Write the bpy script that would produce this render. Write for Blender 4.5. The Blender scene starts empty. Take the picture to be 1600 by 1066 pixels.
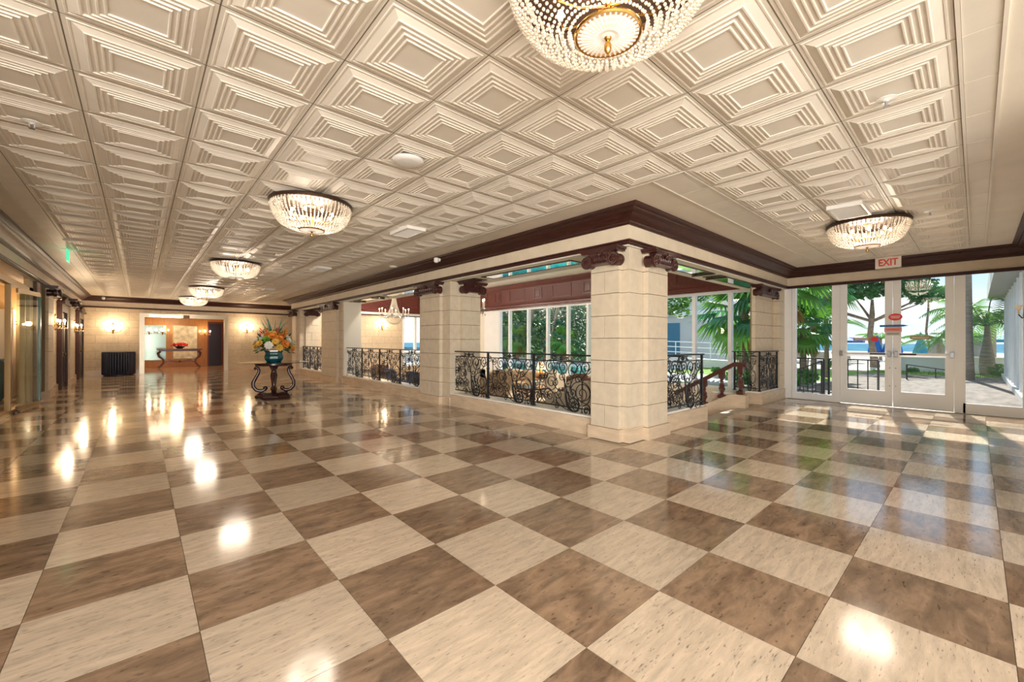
import bpy, math, random
from math import sin, cos, pi, radians, sqrt, atan2
from mathutils import Vector, Matrix
C = bpy.context.scene.collection
R = math.radians

# ------------------------------------------------------------------ camera
yaw, pitch, roll = 0.840232155, 0.002131769, 0.002490623
Fv = Vector((cos(yaw)*cos(pitch), sin(yaw)*cos(pitch), sin(pitch)))
R0 = Vector((sin(yaw), -cos(yaw), 0))
U0 = R0.cross(Fv)
Rv = R0*cos(roll) + U0*sin(roll)
Uv = Rv.cross(Fv)
cd = bpy.data.cameras.new('camera')
cam = bpy.data.objects.new('camera', cd); C.objects.link(cam)
M = Matrix(((Rv.x, Uv.x, -Fv.x, 0), (Rv.y, Uv.y, -Fv.y, 0), (Rv.z, Uv.z, -Fv.z, 1.28453), (0, 0, 0, 1)))
cam.matrix_world = M
cd.sensor_width = 36; cd.lens = 649.756*36/1600; cd.clip_start = .05; cd.clip_end = 5000
bpy.context.scene.camera = cam

# ------------------------------------------------------------------ world, sun, exposure
W = bpy.data.worlds.new('sky'); bpy.context.scene.world = W; W.use_nodes = True
nt = W.node_tree; nt.nodes.clear()
out = nt.nodes.new('ShaderNodeOutputWorld'); bg = nt.nodes.new('ShaderNodeBackground')
tc = nt.nodes.new('ShaderNodeTexCoord'); sp = nt.nodes.new('ShaderNodeSeparateXYZ')
rp = nt.nodes.new('ShaderNodeValToRGB')
rp.color_ramp.elements[0].position = 0.0; rp.color_ramp.elements[0].color = (.86, .93, 1.0, 1)
rp.color_ramp.elements[1].position = .75; rp.color_ramp.elements[1].color = (.36, .60, .95, 1)
e = rp.color_ramp.elements.new(.10); e.color = (.62, .80, 1.0, 1)
no = nt.nodes.new('ShaderNodeTexNoise'); no.inputs['Scale'].default_value = 2.6; no.inputs['Detail'].default_value = 5
mp = nt.nodes.new('ShaderNodeMapping'); mp.inputs['Scale'].default_value = (1, 1, 3.2)
cr = nt.nodes.new('ShaderNodeValToRGB'); cr.color_ramp.elements[0].position = .47; cr.color_ramp.elements[1].position = .66
mx = nt.nodes.new('ShaderNodeMixRGB'); mx.inputs[2].default_value = (1, 1, 1, 1)
L = nt.links.new
L(tc.outputs['Generated'], sp.inputs[0]); L(sp.outputs['Z'], rp.inputs[0])
L(tc.outputs['Generated'], mp.inputs[0]); L(mp.outputs[0], no.inputs['Vector']); L(no.outputs[0], cr.inputs[0])
L(cr.outputs[0], mx.inputs[0]); L(rp.outputs[0], mx.inputs[1]); L(mx.outputs[0], bg.inputs[0])
bg.inputs['Strength'].default_value = .56
L(bg.outputs[0], out.inputs[0])

sl = bpy.data.lights.new('sun', 'SUN'); sl.energy = 4.4; sl.angle = R(.8); sl.color = (1.0, .94, .84)
so = bpy.data.objects.new('sun', sl); C.objects.link(so)
sdir = Vector((.80, .13, .60)).normalized()
so.rotation_euler = sdir.to_track_quat('Z', 'Y').to_euler(); so.location = sdir*40

sc = bpy.context.scene
sc.view_settings.view_transform = 'Standard'; sc.view_settings.look = 'None'
sc.view_settings.gamma = 1; sc.view_settings.use_curve_mapping = False
sc.view_settings.exposure = 1.2
sc.cycles.max_bounces = 9; sc.cycles.diffuse_bounces = 5; sc.cycles.glossy_bounces = 4
sc.cycles.transmission_bounces = 6; sc.cycles.transparent_max_bounces = 12
sc.cycles.caustics_reflective = False; sc.cycles.caustics_refractive = False
sc.cycles.sample_clamp_indirect = 6

def big_light(name, loc, to, sx, sy, power, col):
    l = bpy.data.lights.new(name, 'AREA'); l.shape = 'RECTANGLE'; l.size = sx; l.size_y = sy; l.energy = power; l.color = col
    o = bpy.data.objects.new(name, l); C.objects.link(o); o.location = loc
    o.rotation_euler = (Vector(loc)-Vector(to)).to_track_quat('Z', 'Y').to_euler()
big_light('fill_behind_camera', (-2.2, -3.6, 1.5), (3.0, 4.0, 1.6), 7, 2.6, 380, (1.0, .95, .87))  # unseen fill added for daylight from behind the camera, no window stands there

# ------------------------------------------------------------------ materials
def mat(name, col, rough=.5, metal=0, spec=.5, emit=None, estr=0, noise=None, bump=0, alpha=1, trans=0, ior=1.45, coat=0):
    """noise = (scale, contrast, stretch xyz) varies the colour"""
    m = bpy.data.materials.new(name); m.use_nodes = True
    n = m.node_tree; b = n.nodes['Principled BSDF']
    b.inputs['Base Color'].default_value = (*col, 1); b.inputs['Roughness'].default_value = rough
    b.inputs['Metallic'].default_value = metal; b.inputs['Specular IOR Level'].default_value = spec
    b.inputs['Transmission Weight'].default_value = trans; b.inputs['IOR'].default_value = ior
    b.inputs['Coat Weight'].default_value = coat; b.inputs['Coat Roughness'].default_value = .08
    if emit: b.inputs['Emission Color'].default_value = (*emit, 1); b.inputs['Emission Strength'].default_value = estr
    if noise:
        sca, con, st = noise
        g = n.nodes.new('ShaderNodeNewGeometry'); mp = n.nodes.new('ShaderNodeMapping'); mp.inputs['Scale'].default_value = st
        no = n.nodes.new('ShaderNodeTexNoise'); no.inputs['Scale'].default_value = sca; no.inputs['Detail'].default_value = 6
        ra = n.nodes.new('ShaderNodeMapRange'); ra.inputs[1].default_value = .3; ra.inputs[2].default_value = .7
        ra.inputs[3].default_value = 1-con; ra.inputs[4].default_value = 1+con
        mu = n.nodes.new('ShaderNodeVectorMath'); mu.operation = 'SCALE'; mu.inputs[0].default_value = col
        k = n.links.new
        k(g.outputs['Position'], mp.inputs[0]); k(mp.outputs[0], no.inputs['Vector']); k(no.outputs[0], ra.inputs[0])
        k(ra.outputs[0], mu.inputs['Scale']); k(mu.outputs[0], b.inputs['Base Color'])
        if bump:
            bp = n.nodes.new('ShaderNodeBump'); bp.inputs['Strength'].default_value = bump; bp.inputs['Distance'].default_value = .01
            k(no.outputs[0], bp.inputs['Height']); k(bp.outputs[0], b.inputs['Normal'])
    return m

def glass_mat(name, tint=(.93, .97, .96), refl=1.0):
    m = bpy.data.materials.new(name); m.use_nodes = True; n = m.node_tree; n.nodes.clear()
    o = n.nodes.new('ShaderNodeOutputMaterial'); t = n.nodes.new('ShaderNodeBsdfTransparent'); g = n.nodes.new('ShaderNodeBsdfGlossy')
    f = n.nodes.new('ShaderNodeLayerWeight'); x = n.nodes.new('ShaderNodeMixShader')
    pw = n.nodes.new('ShaderNodeMath'); pw.operation = 'POWER'; pw.inputs[1].default_value = 4.5
    mm = n.nodes.new('ShaderNodeMath'); mm.operation = 'MULTIPLY_ADD'; mm.inputs[1].default_value = .8*refl; mm.inputs[2].default_value = .03*refl
    t.inputs[0].default_value = (*tint, 1); g.inputs['Roughness'].default_value = .0
    n.links.new(f.outputs['Facing'], pw.inputs[0]); n.links.new(pw.outputs[0], mm.inputs[0]); n.links.new(mm.outputs[0], x.inputs[0])
    n.links.new(t.outputs[0], x.inputs[1]); n.links.new(g.outputs[0], x.inputs[2]); n.links.new(x.outputs[0], o.inputs[0])
    return m

def tile_mat(name, col, streak, con, rough):
    """polished travertine: long pits and streaks, each tile cut from another place of the block"""
    m = bpy.data.materials.new(name); m.use_nodes = True; n = m.node_tree; b = n.nodes['Principled BSDF']; k = n.links.new
    b.inputs['Specular IOR Level'].default_value = 1.0
    g = n.nodes.new('ShaderNodeNewGeometry')
    s = n.nodes.new('ShaderNodeVectorMath'); s.operation = 'SUBTRACT'; s.inputs[1].default_value = (.2035, 2.2924, 0); k(g.outputs['Position'], s.inputs[0])
    d = n.nodes.new('ShaderNodeVectorMath'); d.operation = 'SCALE'; d.inputs['Scale'].default_value = 1/.6; k(s.outputs[0], d.inputs[0])
    fl = n.nodes.new('ShaderNodeVectorMath'); fl.operation = 'FLOOR'; k(d.outputs[0], fl.inputs[0])
    sx = n.nodes.new('ShaderNodeSeparateXYZ'); k(fl.outputs[0], sx.inputs[0]); cx = n.nodes.new('ShaderNodeCombineXYZ'); k(sx.outputs[0], cx.inputs[0]); k(sx.outputs[1], cx.inputs[1])
    wn = n.nodes.new('ShaderNodeTexWhiteNoise'); wn.noise_dimensions = '3D'; k(cx.outputs[0], wn.inputs['Vector'])
    of = n.nodes.new('ShaderNodeVectorMath'); of.operation = 'SCALE'; of.inputs['Scale'].default_value = 20; k(wn.outputs['Color'], of.inputs[0])
    ad = n.nodes.new('ShaderNodeVectorMath'); ad.operation = 'ADD'; k(g.outputs['Position'], ad.inputs[0]); k(of.outputs[0], ad.inputs[1])
    mp = n.nodes.new('ShaderNodeMapping'); mp.inputs['Scale'].default_value = streak; k(ad.outputs[0], mp.inputs[0])
    n1 = n.nodes.new('ShaderNodeTexNoise'); n1.inputs['Scale'].default_value = 6; n1.inputs['Detail'].default_value = 8; n1.inputs['Roughness'].default_value = .62; n1.inputs['Distortion'].default_value = .5; k(mp.outputs[0], n1.inputs['Vector'])
    n2 = n.nodes.new('ShaderNodeTexNoise'); n2.inputs['Scale'].default_value = 22; n2.inputs['Detail'].default_value = 4; k(mp.outputs[0], n2.inputs['Vector'])
    r1 = n.nodes.new('ShaderNodeMapRange'); r1.inputs[1].default_value = .3; r1.inputs[2].default_value = .7; r1.inputs[3].default_value = 1-con; r1.inputs[4].default_value = 1+con*.8; k(n1.outputs[0], r1.inputs[0])
    r2 = n.nodes.new('ShaderNodeMapRange'); r2.inputs[1].default_value = .31; r2.inputs[2].default_value = .38; r2.inputs[3].default_value = .50; r2.inputs[4].default_value = 1; k(n2.outputs[0], r2.inputs[0])
    r3 = n.nodes.new('ShaderNodeMapRange'); r3.inputs[3].default_value = .86; r3.inputs[4].default_value = 1.12; k(wn.outputs['Value'], r3.inputs[0])
    a = n.nodes.new('ShaderNodeMath'); a.operation = 'MULTIPLY'; k(r1.outputs[0], a.inputs[0]); k(r2.outputs[0], a.inputs[1])
    c = n.nodes.new('ShaderNodeMath'); c.operation = 'MULTIPLY'; k(a.outputs[0], c.inputs[0]); k(r3.outputs[0], c.inputs[1])
    v = n.nodes.new('ShaderNodeVectorMath'); v.operation = 'SCALE'; v.inputs[0].default_value = col; k(c.outputs[0], v.inputs['Scale']); k(v.outputs[0], b.inputs['Base Color'])
    rr = n.nodes.new('ShaderNodeMapRange'); rr.inputs[3].default_value = rough*.8; rr.inputs[4].default_value = rough*1.4; k(n1.outputs[0], rr.inputs[0]); k(rr.outputs[0], b.inputs['Roughness'])
    return m

def brick_mat(name, c1, c2, mortar, w, h, rough=.6, ms=.01, bump=.4, flat=False, spec=.4):
    m = bpy.data.materials.new(name); m.use_nodes = True; n = m.node_tree; b = n.nodes['Principled BSDF']; k = n.links.new
    g = n.nodes.new('ShaderNodeNewGeometry'); s = n.nodes.new('ShaderNodeSeparateXYZ'); k(g.outputs['Position'], s.inputs[0])
    c = n.nodes.new('ShaderNodeCombineXYZ')
    if flat: k(s.outputs[0], c.inputs[0]); k(s.outputs[1], c.inputs[1])
    else:
        a = n.nodes.new('ShaderNodeMath'); a.operation = 'ADD'; k(s.outputs[0], a.inputs[0]); k(s.outputs[1], a.inputs[1]); k(a.outputs[0], c.inputs[0]); k(s.outputs[2], c.inputs[1])
    t = n.nodes.new('ShaderNodeTexBrick'); k(c.outputs[0], t.inputs['Vector'])
    t.inputs['Color1'].default_value = (*c1, 1); t.inputs['Color2'].default_value = (*c2, 1); t.inputs['Mortar'].default_value = (*mortar, 1)
    t.inputs['Scale'].default_value = 1; t.inputs['Brick Width'].default_value = w; t.inputs['Row Height'].default_value = h; t.inputs['Mortar Size'].default_value = ms
    no = n.nodes.new('ShaderNodeTexNoise'); no.inputs['Scale'].default_value = 9; no.inputs['Detail'].default_value = 5; k(g.outputs['Position'], no.inputs['Vector'])
    r = n.nodes.new('ShaderNodeMapRange'); r.inputs[3].default_value = .8; r.inputs[4].default_value = 1.2; k(no.outputs[0], r.inputs[0])
    v = n.nodes.new('ShaderNodeVectorMath'); v.operation = 'SCALE'; k(t.outputs[0], v.inputs[0]); k(r.outputs[0], v.inputs['Scale']); k(v.outputs[0], b.inputs['Base Color'])
    b.inputs['Roughness'].default_value = rough; b.inputs['Specular IOR Level'].default_value = spec
    if bump:
        iv = n.nodes.new('ShaderNodeMath'); iv.operation = 'SUBTRACT'; iv.inputs[0].default_value = 1; k(t.outputs['Fac'], iv.inputs[1])
        bp = n.nodes.new('ShaderNodeBump'); bp.inputs['Strength'].default_value = bump; bp.inputs['Distance'].default_value = .01; k(iv.outputs[0], bp.inputs['Height']); k(bp.outputs[0], b.inputs['Normal'])
    return m

m_light = tile_mat('travertine_light', (.63, .51, .385), (.9, 5.0, 1), .22, .10)
m_dark = tile_mat('travertine_dark', (.29, .19, .12), (.8, 2.4, 1), .50, .10)
m_grout = mat('grout', (.5, .42, .32), .7)
m_ceil = mat('ceiling_paint', (.755, .70, .62), .40, spec=.5, noise=(3, .05, (1, 1, 1)))
m_band = mat('plaster_band', (.77, .70, .60), .42, noise=(2.5, .05, (1, 1, 1)))
m_stone = mat('limestone', (.655, .56, .43), .6, noise=(9, .07, (1, 1, 1)), bump=.12)
m_joint = mat('stone_joint', (.24, .18, .11), .8)
m_kerb = mat('polished_kerb_stone', (.66, .52, .375), .22, noise=(4, .12, (1, 1, 4)))
m_marble = mat('white_marble', (.85, .81, .76), .25, noise=(3, .07, (1, 1, 1)))
m_stucco = mat('smooth_plaster', (.84, .79, .69), .6)
m_white = mat('white_ceiling', (.86, .83, .78), .6)
m_mahog = mat('mahogany', (.046, .014, .010), .42, spec=.35, noise=(6, .35, (1, 1, 9)))
m_mahog2 = mat('mahogany_red', (.125, .034, .028), .34, spec=.5, noise=(5, .25, (2, 2, 10)))
m_cap = mat('carved_mahogany', (.050, .012, .010), .30, spec=.6)
m_iron = mat('wrought_iron', (.012, .014, .018), .38, spec=.6)
m_alu = mat('white_aluminium', (.90, .92, .95), .3, noise=(2, .03, (1, 1, 1)))
m_steel = mat('brushed_steel', (.45, .45, .46), .3, metal=1)
m_brass = mat('brass', (.62, .36, .10), .22, metal=1)
m_bronze = mat('dark_bronze', (.08, .045, .03), .35, metal=.6)
m_gold = mat('gilt_frame', (.36, .25, .12), .4, metal=.7)
m_glass = glass_mat('window_glass', (.97, .985, .98), .6)
m_glass_t = glass_mat('storefront_glass', (.86, .93, .92))
m_gedge = mat('glass_edge', (.03, .16, .16), .1, spec=.8)
m_crystal = mat('crystal', (.80, .72, .62), .10, spec=1.0, trans=.45, ior=1.5, emit=(1, .80, .55), estr=.05)
m_dish = mat('backlit_cut_glass', (.85, .78, .70), .25, emit=(1, .84, .68), estr=.16)
m_bulb = mat('lit_bulb', (1, .9, .7), .3, emit=(1, .80, .52), estr=14)
m_bulbs = mat('lit_sconce_bulb', (1, .9, .7), .3, emit=(1, .76, .45), estr=22)
m_candle = mat('candle_tube', (.85, .72, .55), .4)
m_whitep = mat('white_plastic', (.85, .83, .80), .35)
m_vent = mat('vent_slot_dark', (.05, .045, .04), .7)
m_mirror = mat('mirror', (.85, .9, .88), .03, metal=1)
m_mirror2 = mat('antique_mirror', (.20, .24, .20), .15, metal=1)
m_exit = mat('exit_plate', (.88, .84, .78), .4)
m_red = mat('exit_red', (.78, .05, .02), .4)
m_green = mat('lit_green_sign', (.02, .5, .25), .4, emit=(.02, .55, .25), estr=.8)
m_farwall = brick_mat('limestone_wall', (.66, .55, .40), (.62, .51, .365), (.44, .35, .24), .62, .30, .6, .006, .3)
m_frieze = mat('frieze_stone', (.73, .63, .49), .5, noise=(5, .06, (1, 1, 1)))

# ------------------------------------------------------------------ mesh helpers
class MB:
    def __init__(s): s.v = []; s.f = []
    def add(s, vs, fs, M=None):
        o = len(s.v)
        for p in vs:
            if M is not None: p = M @ Vector(p)
            s.v.append((p[0], p[1], p[2]))
        s.f += [tuple(i+o for i in f) for f in fs]
        return s
    def box(s, x0, x1, y0, y1, z0, z1, M=None, b=0):
        if x1 < x0: x0, x1 = x1, x0
        if y1 < y0: y0, y1 = y1, y0
        if z1 < z0: z0, z1 = z1, z0
        if b:
            b = min(b, (x1-x0)*.45, (y1-y0)*.45, (z1-z0)*.45)
            vs = []
            for z, i in ((z0, b), (z0+b, 0), (z1-b, 0), (z1, b)):
                X0, X1, Y0, Y1 = x0+i, x1-i, y0+i, y1-i
                c = b-i if i == 0 else 0
                c = b*.5
                vs += [(X0+c, Y0, z), (X1-c, Y0, z), (X1, Y0+c, z), (X1, Y1-c, z), (X1-c, Y1, z), (X0+c, Y1, z), (X0, Y1-c, z), (X0, Y0+c, z)]
            fs = [tuple(reversed(range(8))), tuple(range(24, 32))]
            for r in range(3):
                for i in range(8):
                    j = (i+1) % 8; fs.append((r*8+i, r*8+j, r*8+8+j, r*8+8+i))
            return s.add(vs, fs, M)
        vs = [(x0, y0, z0), (x1, y0, z0), (x1, y1, z0), (x0, y1, z0), (x0, y0, z1), (x1, y0, z1), (x1, y1, z1), (x0, y1, z1)]
        return s.add(vs, [(3, 2, 1, 0), (4, 5, 6, 7), (0, 1, 5, 4), (1, 2, 6, 5), (2, 3, 7, 6), (3, 0, 4, 7)], M)
    def tube(s, pts, r, n=6, M=None, cap=True):
        pts = [Vector(p) for p in pts]; N = len(pts)
        rs = r if isinstance(r, (list, tuple)) else [r]*N
        vs = []; up = None
        for i, p in enumerate(pts):
            t = (pts[min(i+1, N-1)] - pts[max(i-1, 0)])
            if t.length < 1e-9: t = Vector((0, 0, 1))
            t.normalize()
            if up is None:
                up = Vector((0, 0, 1)) if abs(t.z) < .9 else Vector((1, 0, 0))
            a = t.cross(up)
            if a.length < 1e-6: a = t.orthogonal()
            a.normalize(); b = a.cross(t); up = b
            for k in range(n):
                q = 2*pi*(k+.5)/n
                vs.append(p + (a*cos(q) + b*sin(q))*rs[i])
        fs = []
        for i in range(N-1):
            for k in range(n):
                l = (k+1) % n; fs.append((i*n+k, i*n+l, (i+1)*n+l, (i+1)*n+k))
        if cap: fs += [tuple(range(n)), tuple(reversed(range((N-1)*n, N*n)))]
        return s.add(vs, fs, M)
    def lathe(s, prof, n=16, c=(0, 0, 0), M=None, axis='z'):
        vs = []; fs = []; P = len(prof)
        for r, z in prof:
            for k in range(n):
                a = 2*pi*k/n
                if axis == 'z': vs.append((c[0]+r*cos(a), c[1]+r*sin(a), c[2]+z))
                elif axis == 'x': vs.append((c[0]+z, c[1]+r*cos(a), c[2]+r*sin(a)))
                else: vs.append((c[0]+r*cos(a), c[1]+z, c[2]+r*sin(a)))
        for i in range(P-1):
            for k in range(n):
                l = (k+1) % n; fs.append((i*n+k, i*n+l, (i+1)*n+l, (i+1)*n+k))
        fs.append(tuple(range(n))); fs.append(tuple(range((P-1)*n, P*n)))
        return s.add(vs, fs, M)
    def ico(s, c, r, M=None, sq=1):
        p = (1+5**.5)/2; q = r/sqrt(1+p*p)
        b = [(-1, p, 0), (1, p, 0), (-1, -p, 0), (1, -p, 0), (0, -1, p), (0, 1, p), (0, -1, -p), (0, 1, -p), (p, 0, -1), (p, 0, 1), (-p, 0, -1), (-p, 0, 1)]
        f = [(0, 11, 5), (0, 5, 1), (0, 1, 7), (0, 7, 10), (0, 10, 11), (1, 5, 9), (5, 11, 4), (11, 10, 2), (10, 7, 6), (7, 1, 8), (3, 9, 4), (3, 4, 2), (3, 2, 6), (3, 6, 8), (3, 8, 9), (4, 9, 5), (2, 4, 11), (6, 2, 10), (8, 6, 7), (9, 8, 1)]
        return s.add([(c[0]+x*q, c[1]+y*q, c[2]+z*q*sq) for x, y, z in b], f, M)
    def octa(s, c, r, sq=1):
        return s.add([(c[0]+r, c[1], c[2]), (c[0], c[1]+r, c[2]), (c[0]-r, c[1], c[2]), (c[0], c[1]-r, c[2]), (c[0], c[1], c[2]+r*sq), (c[0], c[1], c[2]-r*sq)],
                     [(0, 1, 4), (1, 2, 4), (2, 3, 4), (3, 0, 4), (1, 0, 5), (2, 1, 5), (3, 2, 5), (0, 3, 5)])
    def mesh(s, name, m, smooth=None):
        me = bpy.data.meshes.new(name); me.from_pydata(s.v, [], s.f); me.update()
        if m: me.materials.append(m)
        if smooth:
            me.shade_smooth(); me.set_sharp_from_angle(angle=R(smooth))
        return me
    def build(s, name, m, parent=None, smooth=None, loc=None, kind=None, label=None):
        o = bpy.data.objects.new(name, s.mesh(name, m, smooth)); C.objects.link(o)
        if parent is not None: o.parent = parent
        if loc: o.location = loc
        if kind: o['kind'] = kind
        if label: o['label'] = label
        return o

def tag(o, label=None, cat=None, group=None, kind=None):
    if label: o['label'] = label
    if cat: o['category'] = cat
    if group: o['group'] = group
    if kind: o['kind'] = kind
    return o
def empty(name, loc=(0, 0, 0), rz=0, label=None, cat=None, group=None, kind=None):
    o = bpy.data.objects.new(name, None); C.objects.link(o); o.location = loc; o.rotation_euler = (0, 0, rz); o.empty_display_size = .1
    return tag(o, label, cat, group, kind)
def inst(name, me, parent, loc=(0, 0, 0), rz=0, sc=None, rx=0):
    o = bpy.data.objects.new(name, me); C.objects.link(o); o.parent = parent; o.location = loc; o.rotation_euler = (rx, 0, rz)
    if sc: o.scale = sc
    return o
def copy_tree(o, parent=None):
    c = o.copy(); C.objects.link(c); c.parent = parent
    for ch in list(o.children): copy_tree(ch, c)
    return c
def sweep(mb, prof, path, closed=False):
    """prof = [(out, z)], path = [(x, y)] with the room on the right hand; mitred corners"""
    n = len(path); rings = []
    for i, (x, y) in enumerate(path):
        ds = []
        if i > 0: ds.append(Vector((path[i][0]-path[i-1][0], path[i][1]-path[i-1][1])).normalized())
        if i < n-1: ds.append(Vector((path[i+1][0]-path[i][0], path[i+1][1]-path[i][1])).normalized())
        rn = [Vector((d.y, -d.x)) for d in ds]
        if len(rn) == 2:
            b = rn[0]+rn[1]; b = b/(1+rn[0].dot(rn[1]))
        else: b = rn[0]
        rings.append([(x+b.x*o, y+b.y*o, z) for o, z in prof])
    return rings
def sweep_segments(prof, path, mb_list=None):
    rings = sweep(None, prof, path); segs = []; P = len(prof)
    for i in range(len(path)-1):
        mb = MB(); vs = rings[i]+rings[i+1]
        mb.add(vs, [(k, k+1, P+k+1, P+k) for k in range(P-1)] + [(P-1, 0, P, 2*P-1)] + [tuple(range(P)), tuple(reversed(range(P, 2*P)))])
        segs.append(mb)
    return segs
def point(name, loc, power, col=(1, .78, .52), r=.08, parent=None):
    l = bpy.data.lights.new(name, 'POINT'); l.energy = power; l.color = col; l.shadow_soft_size = r
    o = bpy.data.objects.new(name, l); C.objects.link(o); o.location = loc
    if parent is not None: o.parent = parent
    return o
def area(name, loc, to, sx, sy, power, col=(1, 1, 1)):
    l = bpy.data.lights.new(name, 'AREA'); l.shape = 'RECTANGLE'; l.size = sx; l.size_y = sy; l.energy = power; l.color = col
    o = bpy.data.objects.new(name, l); C.objects.link(o); o.location = loc
    o.rotation_euler = (Vector(loc)-Vector(to)).to_track_quat('Z', 'Y').to_euler()
    return o
rng = random.Random(7)
# ================================================================== SETTING
XL, XB, XD, YB, YF, YR, ZC = -1.6, 4.62, 11.25, 2.95, 22.0, -.68, 2.965
def st(o, label=None): o['kind'] = 'structure'; return tag(o, label)

# floor: grout bed with one object per tile
fb = MB(); fb.box(-7, 4.98, -3, 28, -.5, -.012); fb.box(4.98, 8.0, 17.9, 28, -.5, -.012); fb.box(4.98, XD+.15, -3, 3.15, -.5, -.012)
floor = st(fb.build('floor', m_grout), 'polished checkerboard travertine floor of the hall')
T = .6; OX, OY = .2035, 2.2924
tl = MB(); g = .0012; tl.box(g, T-g, g, T-g, -.012, 0)
me_l = tl.mesh('floor_tile', m_light); me_d = tl.mesh('floor_tile', m_dark)
cells = []
for i in range(-13, 20):
    for j in range(-8, 43):
        x, y = OX+i*T, OY+j*T
        cx_, cy_ = x+T/2, y+T/2
        if cx_ < -6.9 or cy_ > 27.5 or cy_ < -2.9: continue
        if cx_ < XL-.3 and not 6 < cy_ < 15: continue
        if cx_ > XD: continue
        if cx_ > 5.0 and 3.4 < cy_ < 17.7: continue
        if cx_ > 4.7 and 3.1 < cy_ < 3.4 : continue
        if cx_ > 8.2 and cy_ > 5: continue
        if YF < cy_ and (cx_ < -.6 or cx_ > 3.6): continue
        dx, dy = cx_, cy_
        fw = cx_*.667+cy_*.745; ls = abs(cx_*.745-cy_*.667)
        vis = fw > .8 and ls < 1.35*fw+.3
        cells.append((0 if vis else 1, dx*dx+dy*dy, i, j))
cells.sort()
far = {0: MB(), 1: MB()}
for n, (_, _, i, j) in enumerate(cells):
    x, y = OX+i*T, OY+j*T; dark = (i+j) % 2 == 0
    if x + T > XD: x2 = XD-.002
    else: x2 = None
    if n < 298:
        o = inst('floor_tile', me_d if dark else me_l, floor, (x, y, 0))
        if x2: o.scale = ((x2-x)/T, 1, 1)
    else:
        far[int(dark)].box(x+g, (x2 or x+T)-g, y+g, y+T-g, -.012, 0)
far[0].build('floor_tile_field', m_light, floor, kind='stuff'); far[1].build('floor_tile_field', m_dark, floor, kind='stuff')

# lounge floor, lower by three steps
m_lfloor = mat('lounge_floor', (.62, .50, .38), .25, noise=(2, .1, (1, 1, 1)))
st(MB().box(4.98, XD+.1, 3.15, 18.4, -.75, -.5).build('floor', m_lfloor), 'beige sunken floor of the lounge beyond the railings')

# ceiling with pressed square panels
cb = MB(); cb.box(XL-.3, XB+.3, -3, YF+.2, ZC, ZC+.2); cb.box(XB+.3, XD+.2, -3, YB+.2, ZC, ZC+.2); cb.box(XB+.3, 8, 18.6, YF+.2, ZC, ZC+.2)
ceil = st(cb.build('ceiling', m_band), 'cream plaster ceiling with pressed square panels')
S = .61; CX, CY = .9068, 1.9029
prof = [(.002, .0), (.004, -.004), (.022, -.004), (.026, -.010), (.034, -.010), (.038, -.006), (.050, -.012), (.078, -.024), (.084, -.030), (.092, -.030), (.097, -.020),
        (.112, -.020), (.117, -.031), (.124, -.031), (.128, -.023), (.145, -.023), (.149, -.034), (.156, -.034), (.160, -.025), (.176, -.025), (.180, -.035), (.187, -.035), (.191, -.026)]
tm = MB(); P = len(prof); vs = []
for d, z in [(d_, z_*.8) for d_, z_ in prof]: vs += [(d, d, z), (S-d, d, z), (S-d, S-d, z), (d, S-d, z)]
fs = []
for k in range(P-1):
    for c in range(4):
        d = (c+1) % 4; fs.append((k*4+c, (k+1)*4+c, (k+1)*4+d, k*4+d))
fs.append(tuple(reversed(range((P-1)*4, P*4))))
tm.add(vs, fs); me_c = tm.mesh('ceiling_panel', m_ceil)
pc = MB(); pc.box(.004, S-.004, .004, S-.004, -.006, 0); me_p = pc.mesh('plain_ceiling_panel', m_ceil)
cc = []
for i in range(-3, 17):
    for j in range(-3, 32):
        x, y = CX+i*S, CY+j*S
        if i >= 5 and j >= 0: continue
        if x+S > 10.7 or y+S > YF-.6: continue
        if x < CX-3*S-.01: continue
        a = x+S/2; b = y+S/2; fw = a*.667+b*.745; ls = abs(a*.745-b*.667)
        if fw < .5: continue
        cc.append((0 if fw > 1.7 and ls < 1.35*fw+.3 else 1, a*a+b*b, x, y))
cc.sort(); fc = MB()
for n, (_, _, x, y) in enumerate(cc):
    if n < 298: inst('ceiling_panel', me_c, ceil, (x, y, ZC))
    else: fc.add([(v[0]+x, v[1]+y, v[2]+ZC) for v in tm.v], tm.f)
fc.build('ceiling_panel_field', m_ceil, ceil, kind='stuff')
js = MB()
for i in range(-3, 18):
    x = CX+i*S
    if x < 10.6: js.box(x-.002, x+.002, CY-3*S, YF-.7 if i <= 5 else CY, ZC-.0035, ZC)
for j in range(-3, 32):
    y = CY+j*S
    if y < YF-.6: js.box(CX-3*S, CX+5*S if j > 0 else 10.6, y-.002, y+.002, ZC-.0035, ZC)
js.build('joint_lines', mat('ceiling_joint', (.20, .165, .12), .8), ceil, kind='stuff')
# plain border panels and mouldings
def border(x0, x1, y0, y1): inst('border_panel', me_p, ceil, (x0+.0, y0, ZC), sc=((x1-x0)/S, (y1-y0)/S, 1))
x = CX-1*S
k = 0
yy = CY-3*S
for i in range(1, 16):                                   # strip along the right side
    border(CX+i*S, CX+(i+1)*S, yy-.165, yy-.02)
for j in range(2, 30): border(CX-3*S-.17, CX-3*S-.02, CY+j*S, CY+(j+1)*S)   # strip along the left side
for i in range(5, 15): border(CX+i*S, CX+(i+1)*S, CY+.02, CY+.34)           # strips round the corner column
ml = MB()
def mould(x0, y0, x1, y1, w=.018, d=.014):
    if abs(x1-x0) > abs(y1-y0): ml.box(x0, x1, y0-w/2, y0+w/2, ZC-d, ZC)
    else: ml.box(x0-w/2, x0+w/2, y0, y1, ZC-d, ZC)
mould(.5, yy-.01, 10.7, yy-.01); mould(.5, yy-.175, 10.7, yy-.175)
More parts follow.
